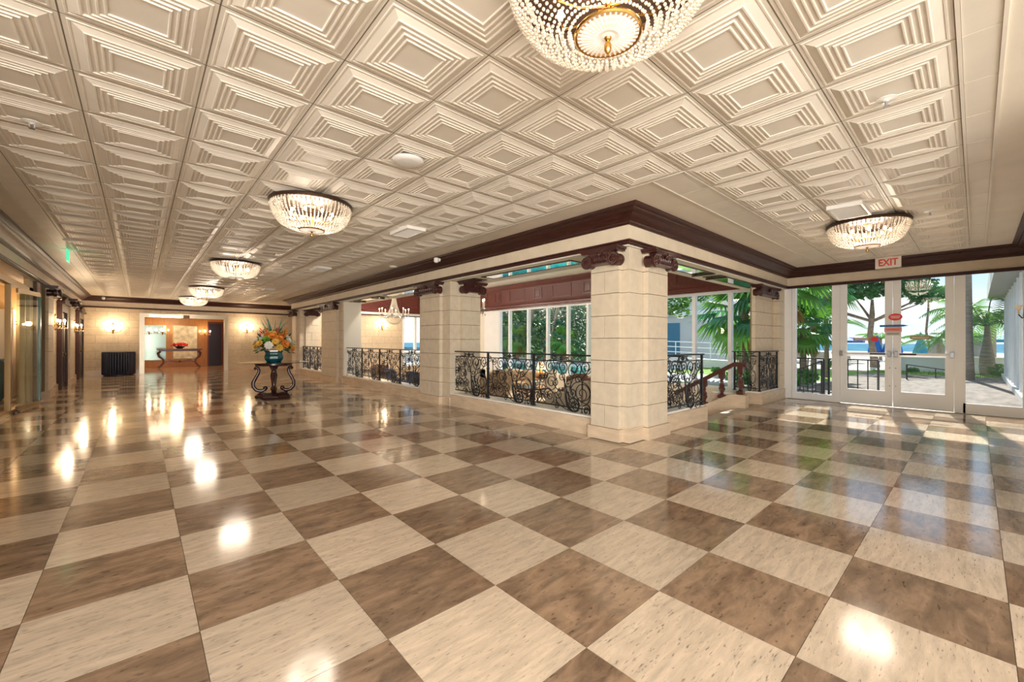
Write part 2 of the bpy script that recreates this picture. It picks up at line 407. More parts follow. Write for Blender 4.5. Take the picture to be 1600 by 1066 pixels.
mould(CX-3*S-.01, 1, CX-3*S-.01, YF-.7); mould(CX-3*S-.18, 1, CX-3*S-.18, YF-.7)
mould(CX+5*S+.01, CY+.01, 10.7, CY+.01); mould(CX+5*S+.01, CY+.35, 10.7, CY+.35); mould(CX+5*S+.01, CY, CX+5*S+.01, YF-.7)
ml.build('ceiling_moulding', m_ceil, ceil)

# cornice: mahogany crown, stone frieze, thin mahogany trim
path = [(XL, 2), (XL, YF), (7.6, YF), (7.6, 18.62), (XB, 18.62), (XB, YB), (XD-.02, YB), (XD-.02, YR), (4.5, YR)]
crown = [(0, 2.775), (.035, 2.775), (.045, 2.79), (.06, 2.79), (.065, 2.812), (.085, 2.82), (.10, 2.832), (.125, 2.845), (.15, 2.868), (.175, 2.895), (.20, 2.905), (.215, 2.905), (.222, 2.922), (.25, 2.93), (.27, 2.932), (.275, 2.965), (0, 2.965)]
fri = [(-.03, 2.585), (.015, 2.585), (.015, 2.775), (-.03, 2.775)]
trim = [(-.02, 2.53), (.028, 2.53), (.034, 2.54), (.034, 2.562), (.05, 2.57), (.05, 2.588), (-.02, 2.588)]
names = ['left wall', 'far wall', 'passage side', 'beam end', 'long beam', 'short beam', 'door wall', 'right wall']
for nm, pf, m, sm in (('trim_1', crown, m_mahog, 30), ('trim_2', fri, m_frieze, None), ('trim_3', trim, m_mahog, None)):
    for s_, wn_ in zip(sweep_segments(pf, path), names):
        kindn = {'trim_1': 'dark mahogany crown moulding of the ', 'trim_2': 'cream stone frieze band of the ', 'trim_3': 'thin mahogany strip under the frieze of the '}[nm]
        st(s_.build(nm, m, smooth=sm), kindn+wn_)
# beams (bodies behind the frieze) with light troughs let into the wide soffit
bm = MB(); bm.box(XB+.002, 5.42, YB+.002, 18.6, 2.515, ZC-.001)
st(bm.build('beam', m_stucco), 'wide plastered beam over the long row of pillars')
bm = MB(); bm.box(5.42, XD+.15, YB+.002, 3.62, 2.515, ZC-.001)
st(bm.build('beam', m_stucco), 'wide plastered beam over the stair opening')
def trough(x0, x1, y0, y1, z=2.515, bars=()):
    r = empty('light_trough', ((x0+x1)/2, (y0+y1)/2, z), 0)
    a, b = (x1-x0)/2, (y1-y0)/2; w = .032
    f = MB(); f.box(-a, a, -b, -b+w, -.014, 0); f.box(-a, a, b-w, b, -.014, 0); f.box(-a, -a+w, -b+w, b-w, -.014, 0); f.box(a-w, a, -b+w, b-w, -.014, 0)
    f.build('frame', m_bronze, r)
    MB().box(-a+w, a-w, -b+w, b-w, -.010, -.001).build('mirror_panel', m_mirror, r)
    if bars:
        for q in bars:
            d = MB()
            if b > a: d.box(-a-.03, a+.03, q-.03, q+.03, -.04, -.014)
            else: d.box(q-.03, q+.03, -b-.03, b+.03, -.04, -.014)
            d.build('cross_bar', m_bronze, r)
    return r
tg = 'mirrored light troughs in the soffit'
tag(trough(4.80, 5.12, 4.05, 6.25), 'bronze framed mirrored ceiling trough above the nearest long railing', 'ceiling trough', tg)
tag(trough(4.84, 5.12, 3.10, 3.75), 'short bronze framed mirrored trough beside the corner pillar capital', 'ceiling trough', tg)
tag(trough(4.80, 5.12, 6.45, 7.05), 'short bronze framed trough beside the second pillar capital', 'ceiling trough', tg)
tag(trough(4.80, 5.12, 8.5, 10.5), 'bronze framed trough above the second railing, nearer one', 'ceiling trough', tg)
tag(trough(4.80, 5.12, 10.8, 12.9, bars=(-.7, .6)), 'bronze framed trough above the second railing, farther one', 'ceiling trough', tg)
tag(trough(4.80, 5.12, 15.2, 17.4), 'bronze framed trough above the farthest railing', 'ceiling trough', tg)
tag(trough(5.75, 7.65, 3.10, 3.42, bars=(.8,)), 'bronze framed mirrored trough above the railing right of the corner pillar', 'ceiling trough', tg)
tag(trough(7.85, 10.2, 3.10, 3.42, bars=(-.95,)), 'bronze framed mirrored trough above the stair balustrade', 'ceiling trough', tg)

# walls
def wall(name, boxes, m, label):
    b = MB()
    for q in boxes: b.box(*q)
    return st(b.build(name, m), label)
wall('wall_left', [(XL-.18, XL, 13.15, YF+.2, -.3, ZC), (XL-.18, XL, 2, 13.15, 2.52, ZC), (XL-.18, XL, 2, 6.0, -.3, 2.52)], m_farwall, 'limestone left wall of the hall beside the glass storefront')
OX0, OX1, OZ = 0.13, 2.78, 2.23
wall('wall_far', [(XL, OX0, YF, YF+.25, -.3, ZC), (OX1, 7.8, YF, YF+.25, -.3, ZC), (OX0, OX1, YF, YF+.25, OZ, ZC)], m_farwall, 'limestone far end wall around the warm lit doorway')
wall('wall_passage', [(7.6, 7.8, 18.6, YF, -.3, ZC), (4.98, 7.7, 18.35, 18.6, -.5, 3.6)], m_farwall, 'limestone wall closing the side passage at the far end')
st(MB().box(XL, XL+.035, 13.15, YF, 0, .17).box(XL, XL+.035, 2, 6, 0, .17).build('baseboard_left', m_kerb))
st(MB().box(XL, OX0-.1, YF-.035, YF, 0, .17).box(OX1+.1, 7.6, YF-.035, YF, 0, .17).build('baseboard_far', m_kerb))
wall('wall_right', [(4.6, XD+.2, YR-.2, YR, -.3, ZC)], m_stucco, 'plain right wall at the edge of the view')

# kerbs under the railings
def kerb(x0, x1, y0, y1, label, skirt=-.75):
    k = MB().box(x0, x1, y0, y1, skirt, .225); o = k.build('kerb', m_kerb); st(o, label)
    MB().box(x0+.06 if x1-x0 < y1-y0 or True else x0, x1, y0+.06 if x1-x0 > y1-y0 else y0, y1, .225, .25, b=0).build('kerb_top', m_marble, o)
    return o
kerb(XB+.02, 5.02, 3.55, 7.06, 'polished stone kerb under the nearest long railing')
kerb(XB+.02, 5.02, 8.28, 13.0, 'polished stone kerb under the second long railing')
kerb(XB+.02, 5.02, 15.0, 17.6, 'polished stone kerb under the farthest railing')
kerb(5.58, 7.02, YB+.02, 3.35, 'polished stone kerb under the railing right of the corner pillar')
k = MB(); k.box(9.66, XD-.025, YB+.02, 3.75, -.75, .225); k.box(9.04, 9.66, 3.28, 3.75, -.75, .225)
o = st(k.build('kerb', m_kerb), 'polished stone block under the railing by the door wall')
MB().box(9.66, XD-.025, YB+.06, 3.75, .225, .25).box(9.04, 9.66, 3.24, 3.75, .225, .25).build('kerb_top', m_marble, o)

# steps down to the lounge
for i in range(3):
    z = -.125*(i+1)
    st(MB().box(7.02, 8.85, 3.15+.32*i, 3.15+.32*(i+1)+.02, -.75, z-.03).build('stair_step', m_kerb), ['upper', 'middle', 'lowest'][i]+' stone step down to the lounge')
    
# lounge shell
m_fasc = m_mahog2
lw = [(XD, XD+.15, YB, 19.0, -.75, .08), (XD, XD+.15, YB, 19.0, 3.3, 4.0), (XD, XD+.15, 14.3, 19.0, -.5, 3.3)]
wall('wall_lounge_window', lw, m_stucco, 'white wall around the tall lounge windows')
wall('wall_lounge_far', [(4.98, 9.2, 18.0, 18.2, -.75, 4.0), (9.2, XD, 18.0, 18.2, 2.55, 4.0), (9.2, XD, 18.0, 18.2, -.75, .1)], m_farwall, 'far stone wall of the lounge with a sconce')
wall('wall_lounge_near', [(5.42, XD, YB+.67, YB+.69, 2.9, 3.62), (5.4, 5.43, 3.6, 18, 2.9, 3.62)], m_stucco, 'plaster upstand above the beam')
st(MB().box(5.3, XD+.3, YB+.3, 18.3, 3.60, 3.8).build('ceiling', m_white), 'raised white ceiling over the lounge')
# mahogany fascia with panels
def fascia(path_, label):
    pf = [(0, 2.62), (.06, 2.62), (.06, 2.66), (.10, 2.68), (.10, 2.74), (.07, 2.78), (.05, 2.86), (.05, 3.40), (.09, 3.46), (.12, 3.58), (0, 3.58)]
    s = sweep_segments(pf, path_)
    b = MB()
    for q in s: b.add(q.v, q.f)
    o = st(b.build('fascia', m_fasc, smooth=20), label)
    return o
fo = fascia([(5.5, 17.98), (XD-.02, 17.98), (XD-.02, YB+.7)], 'red mahogany panelled fascia above the lounge windows')
for k in range(12):
    y = 4.0+k*1.17
    f = MB(); 
    for (a, b2, c, d) in ((-.45, .45, 2.90, 2.93), (-.45, .45, 3.33, 3.36), (-.45, -.42, 2.93, 3.33), (.42, .45, 2.93, 3.33)) if k % 2 else ((-.2, .2, 2.92, 2.95), (-.2, .2, 3.31, 3.34), (-.2, -.17, 2.95, 3.31), (.17, .2, 2.95, 3.31), (-.1, .1, 3.02, 3.24)):
        f.box(XD-.085, XD-.06, y+a, y+b2, c, d)
    f.build('fascia_panel', m_fasc, fo)
for k in range(5):
    x = 6.2+k*1.1; f = MB()
    for (a, b2, c, d) in ((-.45, .45, 2.90, 2.93), (-.45, .45, 3.33, 3.36), (-.45, -.42, 2.93, 3.33), (.42, .45, 2.93, 3.33)): f.box(x+a, x+b2, 17.90, 17.925, c, d)
    f.build('fascia_panel', m_fasc, fo)
st(MB().box(5.0, XD-.02, 17.93, 18.0, 2.50, 2.60).build('trim_4', m_white), 'white strip under the fascia of the lounge end wall')
st(MB().box(5.0, XD-.02, 17.92, 18.0, 2.46, 2.50).build('trim_5', m_mahog), 'thin dark strip on the lounge end wall')
# lounge windows
ys = [3.25, 4.21, 5.14, 6.12, 7.0, 7.88, 8.75, 9.63, 10.62, 11.65, 12.74, 13.35]
fr = MB(); gl = []
fr.box(XD+.02, XD+.12, YB+.1, 14.3, .08, .14); fr.box(XD+.02, XD+.12, YB+.1, 14.3, 2.55, 3.3)
win = st(fr.build('window_1', m_alu), 'row of tall white framed lounge windows')
for q in ys: MB().box(XD, XD+.13, q-.045, q+.045, .14, 2.55).build('mullion', m_alu, win)
MB().box(XD-.02, XD+.14, 13.35, 14.35, .08, 2.6).build('end_panel', m_alu, win)
for a, b2 in zip(ys[:-1], ys[1:]): MB().box(XD+.06, XD+.068, a+.045, b2-.045, .14, 2.55).build('pane', m_glass, win)
w2 = MB(); w2.box(9.2, XD, 18.02, 18.12, .1, .16)
win2 = st(w2.build('window_2', m_alu), 'white framed windows in the lounge end wall')
for q in (9.25, 9.9, 10.55, 11.2): MB().box(q-.05, q+.05, 18.0, 18.15, .16, 2.55).build('mullion', m_alu, win2)
for q in (9.3, 9.95, 10.6): MB().box(q, q+.55, 18.06, 18.068, .16, 2.55).build('pane', m_glass, win2)

# ---------------------------------------------------------------- door wall
dw = MB()
dw.box(XD, XD+.14, YR-.1, YB+.02, 2.60, ZC+.3)
dw.box(XD-.02, XD+.12, 2.845, YB+.2, 0, 2.598)
wall_d = st(dw.build('wall_door', m_alu), 'white aluminium header and jamb of the door wall')
wf = MB(); wf.box(XD-.01, XD+.10, 2.03, 2.84, 0, .14); wf.box(XD-.01, XD+.10, 2.03, 2.84, 2.58, 2.62); wf.box(XD-.01, XD+.10, 2.77, 2.84, .14, 2.58); wf.box(XD-.01, XD+.10, 2.03, 2.10, .14, 2.58)
w3 = st(wf.build('window_3', m_alu), 'white framed side window left of the double doors')
MB().box(XD+.04, XD+.048, 2.10, 2.77, .14, 2.58).build('pane', m_glass, w3)
wf = MB(); wf.box(XD-.01, XD+.10, -.60, .16, 0, .18); wf.box(XD-.01, XD+.10, -.60, .16, 2.57, 2.62); wf.box(XD-.01, XD+.10, -.60, -.53, .18, 2.57); wf.box(XD-.01, XD+.10, .13, .20, .0, 2.6)
w4 = st(wf.build('window_4', m_alu), 'white framed side window right of the double doors')
MB().box(XD+.04, XD+.048, -.53, .13, .18, 2.57).build('pane', m_glass, w4)
st(MB().box(XD-.02, XD+.11, 1.96, 2.03, 0, 2.62).build('door_frame', m_alu), 'left white jamb of the double doors')
st(MB().box(XD-.02, XD+.11, .20, .27, 0, 2.62).build('door_frame', m_alu), 'right white jamb of the double doors')
def leaf(y0, y1, name, hinge, label):
    r = empty(name, (XD+.01, (y0+y1)/2, 0)); st(r, label); a = (y1-y0)/2-.004; s = .115
    f = MB(); f.box(-.02, .03, -a, a, .003, .31); f.box(-.02, .03, -a, a, 2.57, 2.60); f.box(-.02, .03, -a, -a+s, .31, 2.57); f.box(-.02, .03, a-s, a, .31, 2.57); f.box(-.02, .03, -a+s, a-s, 1.0, 1.06)
    f.build('door_frame', m_alu, r)
    MB().box(0, .008, -a+s, a-s, 1.06, 2.57).build('upper_pane', m_glass, r)
    MB().box(0, .008, -a+s, a-s, .31, 1.0).build('lower_pane', m_glass, r)
    b = MB(); b.box(-.085, -.055, -a+.05, a-.05, 1.035, 1.085, b=.008); b.build('push_bar', m_alu, r)
    e = -1 if hinge > 0 else 1
    q = MB(); q.box(-.09, -.02, e*(a-.02), e*(a-.075), 1.0, 1.115, b=.008); q.box(-.09, -.02, -e*(a-.0), -e*(a-.05), 1.01, 1.11, b=.006); q.build('bar_end', m_steel, r)
    q = MB(); q.box(-.092, -.086, e*(a-.10), e*(a-.34), 1.045, 1.072); q.build('touch_strip', m_vent, r)
    q = MB(); q.lathe([(.012, 0), (.012, -.012), (.004, -.014)], 8, (-.02, e*(a-.04), .78), axis='x'); q.lathe([(.012, 0), (.012, -.012)], 8, (-.02, e*(a-.04), .42), axis='x'); q.build('lock_bolt', m_steel, r)
    return r
d1 = leaf(1.115, 1.96, 'door_1', 1, 'left white glazed leaf of the double doors')
d2 = leaf(.27, 1.115, 'door_2', -1, 'right white glazed leaf of the double doors')
# stickers: thin flat film on the doors
def sticker(verts_fn, y, z, m, name, label, parts=()):
    mb = MB(); mb.add(*verts_fn); o = mb.build(name, m, loc=(XD-.0235, y, z)); tag(o, label, 'sticker')
    return o
def disc(a, b, n=20, x=0): return ([(x, a*cos(2*pi*k/n), b*sin(2*pi*k/n)) for k in range(n)] + [(x-.002, a*cos(2*pi*k/n), b*sin(2*pi*k/n)) for k in range(n)],
    [tuple(range(n, 2*n)), tuple(reversed(range(n)))] + [(k, (k+1) % n, n+(k+1) % n, n+k) for k in range(n)])
def bx(a, b, x=0): return ([(x, -a, -b), (x, a, -b), (x, a, b), (x, -a, b), (x-.002, -a, -b), (x-.002, a, -b), (x-.002, a, b), (x-.002, -a, b)], [(0, 1, 2, 3), (7, 6, 5, 4), (0, 4, 5, 1), (1, 5, 6, 2), (2, 6, 7, 3), (3, 7, 4, 0)])
m_srd = mat('red_film', (.80, .04, .05), .4); m_sbl = mat('blue_film', (.02, .14, .42), .4); m_spk = mat('pink_film', (.86, .42, .38), .4); m_swh = mat('white_film', (.85, .83, .80), .4); m_stan = mat('tan_board', (.42, .27, .16), .6)
for (y, z, w) in ((1.075, 1.80, .105), ):
    o = sticker(disc(.105, .07), y, z, m_srd, 'oval_sticker', 'large red oval sticker across the meeting stiles of the doors')
    MB().add(*bx(.075, .004, -.003)).build('print_line', m_swh, o, loc=(0, 0, .02)); MB().add(*bx(.06, .004, -.003)).build('print_line', m_swh, o, loc=(0, 0, -.02)); MB().add(*bx(.07, .004, -.003)).build('print_line', m_swh, o, loc=(0, 0, 0))
o = sticker(disc(.062, .055), 1.39, 1.36, m_srd, 'round_sticker', 'small red round sticker on the glass of the left door')
o = sticker(([(0, .19, .02), (0, -.16, .02), (0, -.24, 0), (0, -.16, -.02), (0, .19, -.02), (-.002, .19, .02), (-.002, -.16, .02), (-.002, -.24, 0), (-.002, -.16, -.02), (-.002, .19, -.02)],
    [(4, 3, 2, 1, 0), (5, 6, 7, 8, 9), (0, 1, 6, 5), (1, 2, 7, 6), (2, 3, 8, 7), (3, 4, 9, 8), (4, 0, 5, 9)]), 1.12, 1.625, m_sbl, 'arrow_sticker', 'blue arrow shaped strip across both doors')
o = sticker(bx(.13, .045), 1.11, 1.55, m_spk, 'pink_notice', 'pink lettered notice under the blue strip')
for k, (w, z) in enumerate(((.11, .012), (.10, -.006))): MB().add(*bx(w, .005, -.003)).build('print_line', m_srd, o, loc=(0, 0, z))
o = sticker(bx(.12, .035), 1.11, 1.465, m_swh, 'white_notice', 'small white notice with grey print under the pink notice')
for k, (w, z) in enumerate(((.10, .015), (.09, 0), (.10, -.015))): MB().add(*bx(w, .003, -.003)).build('print_line', m_vent, o, loc=(0, 0, z))
o = sticker(bx(.14, .03), .72, 1.385, m_stan, 'board_sticker', 'tan oblong notice on the glass of the right door')
for k, (w, z) in enumerate(((.12, .008), (.11, -.008))): MB().add(*bx(w, .004, -.003)).build('print_line', m_swh, o, loc=(0, 0, z))
o = sticker(bx(.13, .028), 1.60, 1.36, m_stan, 'board_sticker', 'tan oblong notice on the glass of the left door')
for k, (w, z) in enumerate(((.11, .008), (.10, -.008))): MB().add(*bx(w, .004, -.003)).build('print_line', m_swh, o, loc=(0, 0, z))

# ---------------------------------------------------------------- limestone pillars
def pillar(x0, x1, y0, y1, fx, fy, label, smooth_back=False, z0=0):
    """fx = y-range of the pilaster on the -x face, fy = x-range of the pilaster on the -y face"""
    r = empty('stone_pillar', (x0, y0, 0)); tag(r, label, 'pillar', 'limestone pillars of the hall'); d = .075
    a, b = x1-x0, y1-y0; H = 2.51
    MB().box(.006, a-.002, .006, b-.002, z0, H+.003).build('core', m_joint if not smooth_back else m_joint, r)
    if smooth_back: MB().box(.5, a, 0, b, z0, H).build('plaster_face', m_stucco, r)
    base = .16; n = 8; h = (H-base)/n; g2 = .006
    def blocks(bx0, bx1, by0, by1, axis, split):
        for k in range(n):
            z = base+k*h
            if split and k % 2 == 1 or (axis is None):
                rr = [(bx0, bx1, by0, by1)]
            elif axis == 'y': mdl = (by0+by1)/2; rr = [(bx0, bx1, by0, mdl-g2/2), (bx0, bx1, mdl+g2/2, by1)]
            else: mdl = (bx0+bx1)/2; rr = [(bx0, mdl-g2/2, by0, by1), (mdl+g2/2, bx1, by0, by1)]
            for q in rr: MB().box(q[0], q[1], q[2], q[3], z+g2/2, z+h-g2/2, b=.002).build('stone_block', m_stone, r)
    # pilasters
    f0, f1 = fx[0]-y0, fx[1]-y0; blocks(-d, 0, f0, f1, 'y', True)
    if fy: e0, e1 = fy[0]-x0, fy[1]-x0; blocks(e0, e1, -d, 0, 'x', True)
    # corner faces
    blocks(0, (e0 if fy else a), 0, f0 if f0 > .03 else b, None, False)
    if b-f1 > .03: blocks(0, .05, f1, b, None, False)
    # right hand part of the near face
    if fy and a-e1 > .03 and not smooth_back: blocks(e1, a, 0, .05, None, False)
    # moulded base
    q = MB(); q.box(-.03, a if not smooth_back else .5, -.03, b, 0, base); q.box(-d-.03, 0, f0-.03, f1+.03, 0, base)
    if fy: q.box(e0-.03, e1+.03, -d-.03, 0, 0, base)
    q.box(-.018, a if not smooth_back else .5, -.018, b, base, base+.018)
    q.build('base', m_kerb, r)
    # back side
    if not smooth_back: MB().box(.05 if not fy else e0, a, .05, b, base, H).build('rear_shaft', m_stone, r)
    for (c, ang, w) in [((-d, (f0+f1)/2), -pi/2, f1-f0)] + ([(((e0+e1)/2, -d), 0, e1-e0)] if fy else []):
        capital(r, c, ang, w, H)
    return r
def capital(r, c, ang, w, H):
    """ionic capital, local x along the pilaster face, local -y outwards"""
    o = bpy.data.objects.new('capital', None); C.objects.link(o); o.parent = r; o.location = (c[0], c[1], H); o.rotation_euler = (0, 0, ang)
    W_ = w/2+.075; dep = .12
    b = MB(); N = 10                                    # abacus with a hollow front
    vs = []; 
    for k in range(N+1):
        t = -1+2*k/N; yy_ = -dep-.035+.055*(1-t*t); vs.append((t*W_, yy_))
    pts = vs+[(W_, .06), (-W_, .06)]; m_ = len(pts)
    for (z0_, z1_, s_) in ((-.035, -.002, 1.0), (-.06, -.035, .94)):
        vv = [(x*s_, y*s_, z0_) for x, y in pts]+[(x*s_, y*s_, z1_) for x, y in pts]
        b.add(vv, [tuple(reversed(range(m_))), tuple(range(m_, 2*m_))]+[(k, (k+1) % m_, m_+(k+1) % m_, m_+k) for k in range(m_)])
    b.build('abacus', m_cap, o)
    R_ = .088
    for s in (-1, 1):
        v = MB(); cx_ = s*(W_-R_-.002); zc = -.06-R_-.015
        v.lathe([(.0, -dep-.012), (.02, -dep-.016), (.026, -dep-.004), (R_*.62, -dep+.004), (R_*.95, -dep+.0), (R_, -dep+.008), (R_, -dep+.03), (R_*.8, -dep+.05), (R_*.72, -dep*.4), (R_*.9, 0), (R_*.9, .03)], 18, (cx_, 0, zc), axis='y')
        sp_ = []
        for k in range(44):
            t = k/43; a = s*(pi/2) * 1.0 + s*t*2.4*2*pi; rr = (R_-.006)*(1-t)*.93+.012
            sp_.append((cx_+rr*cos(a)*1, -dep-.002, zc+rr*sin(a)*(1)))
        v.tube(sp_, .0065, 4)
        v.build('volute', m_cap, o, smooth=40)
    q = MB(); q.box(-W_+R_*1.2, W_-R_*1.2, -dep+.02, .02, -.20, -.06)
    ne = 7
    for k in range(ne):
        x = (-1+2*(k+.5)/ne)*(W_-R_*1.9)
        q.ico((x, -dep+.01, -.175), .017, sq=1.3)
        q.lathe([(.006, -.0), (.012, .03), (.006, .07)], 6, (x, -dep+.018, -.15))
    q.box(-W_+R_*1.6, W_-R_*1.6, -dep+.0, .0, -.212, -.196)
    q.build('echinus', m_cap, o)
    q = MB(); q.ico((0, -dep-.008, -.085), .034, sq=1.2)
    for k in range(5): a = k*2*pi/5; q.ico((.03*cos(a), -dep-.012, -.085+.034*sin(a)), .016)
    q.build('rosette', m_cap, o, smooth=50)
pillar(4.655, 5.56, 2.955, 3.56, (3.06, 3.50), (4.98, 5.50), 'nearest limestone pillar at the corner, with two dark carved capitals')
pillar(4.655, 5.40, 7.06, 8.28, (7.34, 8.12), (4.90, 5.36), 'second limestone pillar from the near corner along the railings')
pillar(4.655, 5.20, 13.0, 15.0, (13.3, 14.7), None, 'third limestone pillar with a smooth cream near face', smooth_back=False)
pillar(4.655, 5.40, 17.6, 18.58, (17.85, 18.4), (4.85, 5.3), 'farthest limestone pillar at the end of the row')
st(MB().box(4.68, 5.22, 12.975, 12.998, .25, 2.51).build('trim_6', m_stucco), 'smooth cream plaster face on the third pillar')
# pillar by the door wall
def pillar2():
    r = empty('stone_pillar', (9.70, 3.12, 0)); tag(r, 'limestone pillar beside the door wall behind the short railing', 'pillar', 'limestone pillars of the hall')
    MB().box(.01, 1.53, .07, .10, 0, 2.51).build('core', m_joint, r); n = 8; base = .25; h = (2.51-base)/n
    for k in range(n):
        z = base+k*h
        for (a, b) in ([(.0, .58), (.586, 1.16)] if k % 2 == 0 else [(0, 1.16)]): MB().box(a, b, .0, .07, z+.003, z+h-.003, b=.002).build('stone_block', m_stone, r)
        MB().box(1.17, 1.535, -.13, .07, z+.003, z+h-.003, b=.002).build('stone_block', m_stone, r)
        
    capital(r, (.58, 0), 0, 1.12, 2.51)
    return r
pillar2()
# ================================================================== WROUGHT IRON RAILINGS
def spiral(cx_, cy_, r, a_exit, turns, ccw):
    """points from the middle out; leaves at angle a_exit on radius r, turning ccw or cw"""
    n = int(18*turns); pts = []; s = 1 if ccw else -1
    for k in range(n+1):
        t = k/n; a = a_exit - s*(1-t)*turns*2*pi; rr = r*(.16+.84*t)
        pts.append((cx_+rr*cos(a), cy_+rr*sin(a)))
    tan = (-s*sin(a_exit), s*cos(a_exit))
    return pts, tan
def scroll(A, B=None, end=None, tan_end=None, k1=1.0, k2=1.0):
    """A = (x, y, r, exit angle deg, turns, ccw); joined to spiral B or to a plain end point"""
    pa, ta = spiral(A[0], A[1], A[2], R(A[3]), A[4], A[5])
    p0 = Vector(pa[-1]); t0 = Vector(ta)
    if B: pb, tb = spiral(B[0], B[1], B[2], R(B[3]), B[4], B[5]); p1 = Vector(pb[-1]); t1 = -Vector(tb)
    else: p1 = Vector(end); t1 = Vector(tan_end).normalized() if tan_end else (p1-p0).normalized(); pb = []
    d = (p1-p0).length; mid = []
    for k in range(1, 14):
        t = k/14; h00 = 2*t**3-3*t*t+1; h10 = t**3-2*t*t+t; h01 = -2*t**3+3*t*t; h11 = t**3-t*t
        q = p0*h00+t0*(h10*d*1.3*k1)+p1*h01+t1*(h11*d*1.3*k2); mid.append((q.x, q.y))
    return pa+mid+([tuple(p1)] if not B else list(reversed(pb)))
def panel_mesh():
    """one 1.20 x .66 m panel; source coordinates read off the railing, x to the right, y down"""
    sx = 1.20/740; sy = .66/570
    X = lambda x: (x-820)*sx
    Z = lambda y: (765-y)*sy
    m = MB()
    def S(A, B=None, end=None, te=None, k1=1, k2=1, w=.0072):
        A = (A[0], A[1], A[2]*1.14)+tuple(A[3:])
        if B: B = (B[0], B[1], B[2]*1.14)+tuple(B[3:])
        rx = A[2]*sx
        a = (X(A[0]), Z(A[1]), rx, A[3], A[4], A[5]); b = (X(B[0]), Z(B[1]), B[2]*sx, B[3], B[4], B[5]) if B else None
        e = (X(end[0]), Z(end[1])) if end else None
        pts = scroll(a, b, e, te, k1, k2)
        m.tube([(p[0], 0, p[1]) for p in pts], w, 4)
    # top row of scrolls
    S((848, 222, 30, 90, 1.3, 1), end=(822, 300), te=(-.3, -1))
    S((938, 250, 38, 170, 1.6, 0), (858, 515, 44, 0, 1.7, 1), k1=.8, k2=.9)
    S((1045, 275, 68, -70, 1.9, 0), (1065, 480, 78, 110, 2.0, 0), k1=.5, k2=.5)
    S((1212, 270, 66, 180, 1.9, 0), end=(1375, 822), te=(.8, -.6), k1=.9, k2=.6)
    S((1200, 395, 36, 60, 1.5, 1), end=(1262, 560), te=(.1, -1))
    S((1284, 462, 42, 170, 1.5, 0), end=(1290, 800), te=(.7, -.7), k1=.9)
    S((1350, 292, 78, 10, 1.7, 1), end=(1300, 540), te=(-.4, -1), k1=1.0)
    S((1495, 262, 56, -20, 1.8, 1), end=(1418, 436), te=(-.8, -.5))
    S((1450, 585, 100, 200, 2.2, 0), end=(1310, 520), te=(.1, -1), k1=1.1)
    m.tube([(X(1300)+.0, 0, Z(560))]+[(X(1430+115*cos(R(a))), 0, Z(560-120*sin(R(a)))) for a in range(165, -95, -16)]+[(X(1500), 0, Z(700))], .0072, 4)
    S((1336, 585, 44, 180, 1.6, 0), end=(1290, 690), te=(0, -1))
    m.tube([(X(1262), 0, Z(540)), (X(1258), 0, Z(620)), (X(1268), 0, Z(700)), (X(1300), 0, Z(785)), (X(1350), 0, Z(822)), (X(1400), 0, Z(790)), (X(1415), 0, Z(730)), (X(1400), 0, Z(670)), (X(1350), 0, Z(645)), (X(1308), 0, Z(670)), (X(1295), 0, Z(712)), (X(1310), 0, Z(745)), (X(1345), 0, Z(752)), (X(1368), 0, Z(720)), (X(1352), 0, Z(690))], [.009, .010, .013, .017, .019, .017, .013, .011, .010, .009, .009, .009, .009, .009, .009], 6)
    m.ico((X(1342), 0, Z(708)), .026)
    S((1498, 788, 50, 90, 1.8, 0), end=(1555, 850), te=(.2, -1), k1=1.0)
    S((1498, 788, 48, 200, 1.2, 0), end=(1430, 830), te=(-.4, -1))
    # lower left
    S((876, 680, 56, 40, 1.8, 1), (955, 562, 36, 200, 1.5, 0), k1=.7, k2=.8)
    S((1050, 655, 40, 90, 1.5, 0), end=(1100, 770), te=(-.8, .2), k1=1.6)
    m.tube([(X(905), 0, Z(480)), (X(900), 0, Z(560)), (X(915), 0, Z(640)), (X(950), 0, Z(720)), (X(1000), 0, Z(768)), (X(1060), 0, Z(765)), (X(1098), 0, Z(715)), (X(1100), 0, Z(650)), (X(1070), 0, Z(595)), (X(1040), 0, Z(570))], .0072, 4)
    S((1160, 618, 40, 190, 1.6, 0), end=(1240, 760), te=(.8, -.6))
    S((1135, 775, 24, 90, 1.3, 1), end=(1098, 715), te=(.1, 1))
    m.tube([(X(1120), 0, Z(700)), (X(1180), 0, Z(760)), (X(1270), 0, Z(805)), (X(1375), 0, Z(822))], .0072, 4)
    S((942, 425, 38, 250, 1.2, 1), end=(985, 345), te=(.2, 1))
    m.ico((X(915), 0, Z(445)), .02)
    S((905, 640, 34, 0, 1.5, 1), end=(985, 700), te=(.5, .9))
    S((1000, 640, 30, 180, 1.4, 0), end=(1065, 590), te=(.4, -1))
    S((1120, 470, 34, 200, 1.4, 0), end=(1165, 560), te=(.2, 1))
    S((985, 400, 30, 90, 1.3, 1), end=(950, 330), te=(0, -1))
    S((1390, 730, 30, 90, 1.3, 1), end=(1440, 640), te=(.4, -1))
    S((1400, 420, 34, 0, 1.4, 0), end=(1470, 380), te=(1, -.3))
    S((1108, 330, 28, 90, 1.3, 1), end=(1140, 420), te=(.1, 1))
    # leaf ends on the large right scroll
    m.add([(X(1330), -.005, Z(300)), (X(1385), -.005, Z(345)), (X(1350), -.005, Z(330)), (X(1300), -.005, Z(310)), (X(1330), .005, Z(300)), (X(1385), .005, Z(345)), (X(1350), .005, Z(330)), (X(1300), .005, Z(310))],
          [(0, 1, 2, 3), (7, 6, 5, 4), (0, 4, 5, 1), (1, 5, 6, 2), (2, 6, 7, 3), (3, 7, 4, 0)])
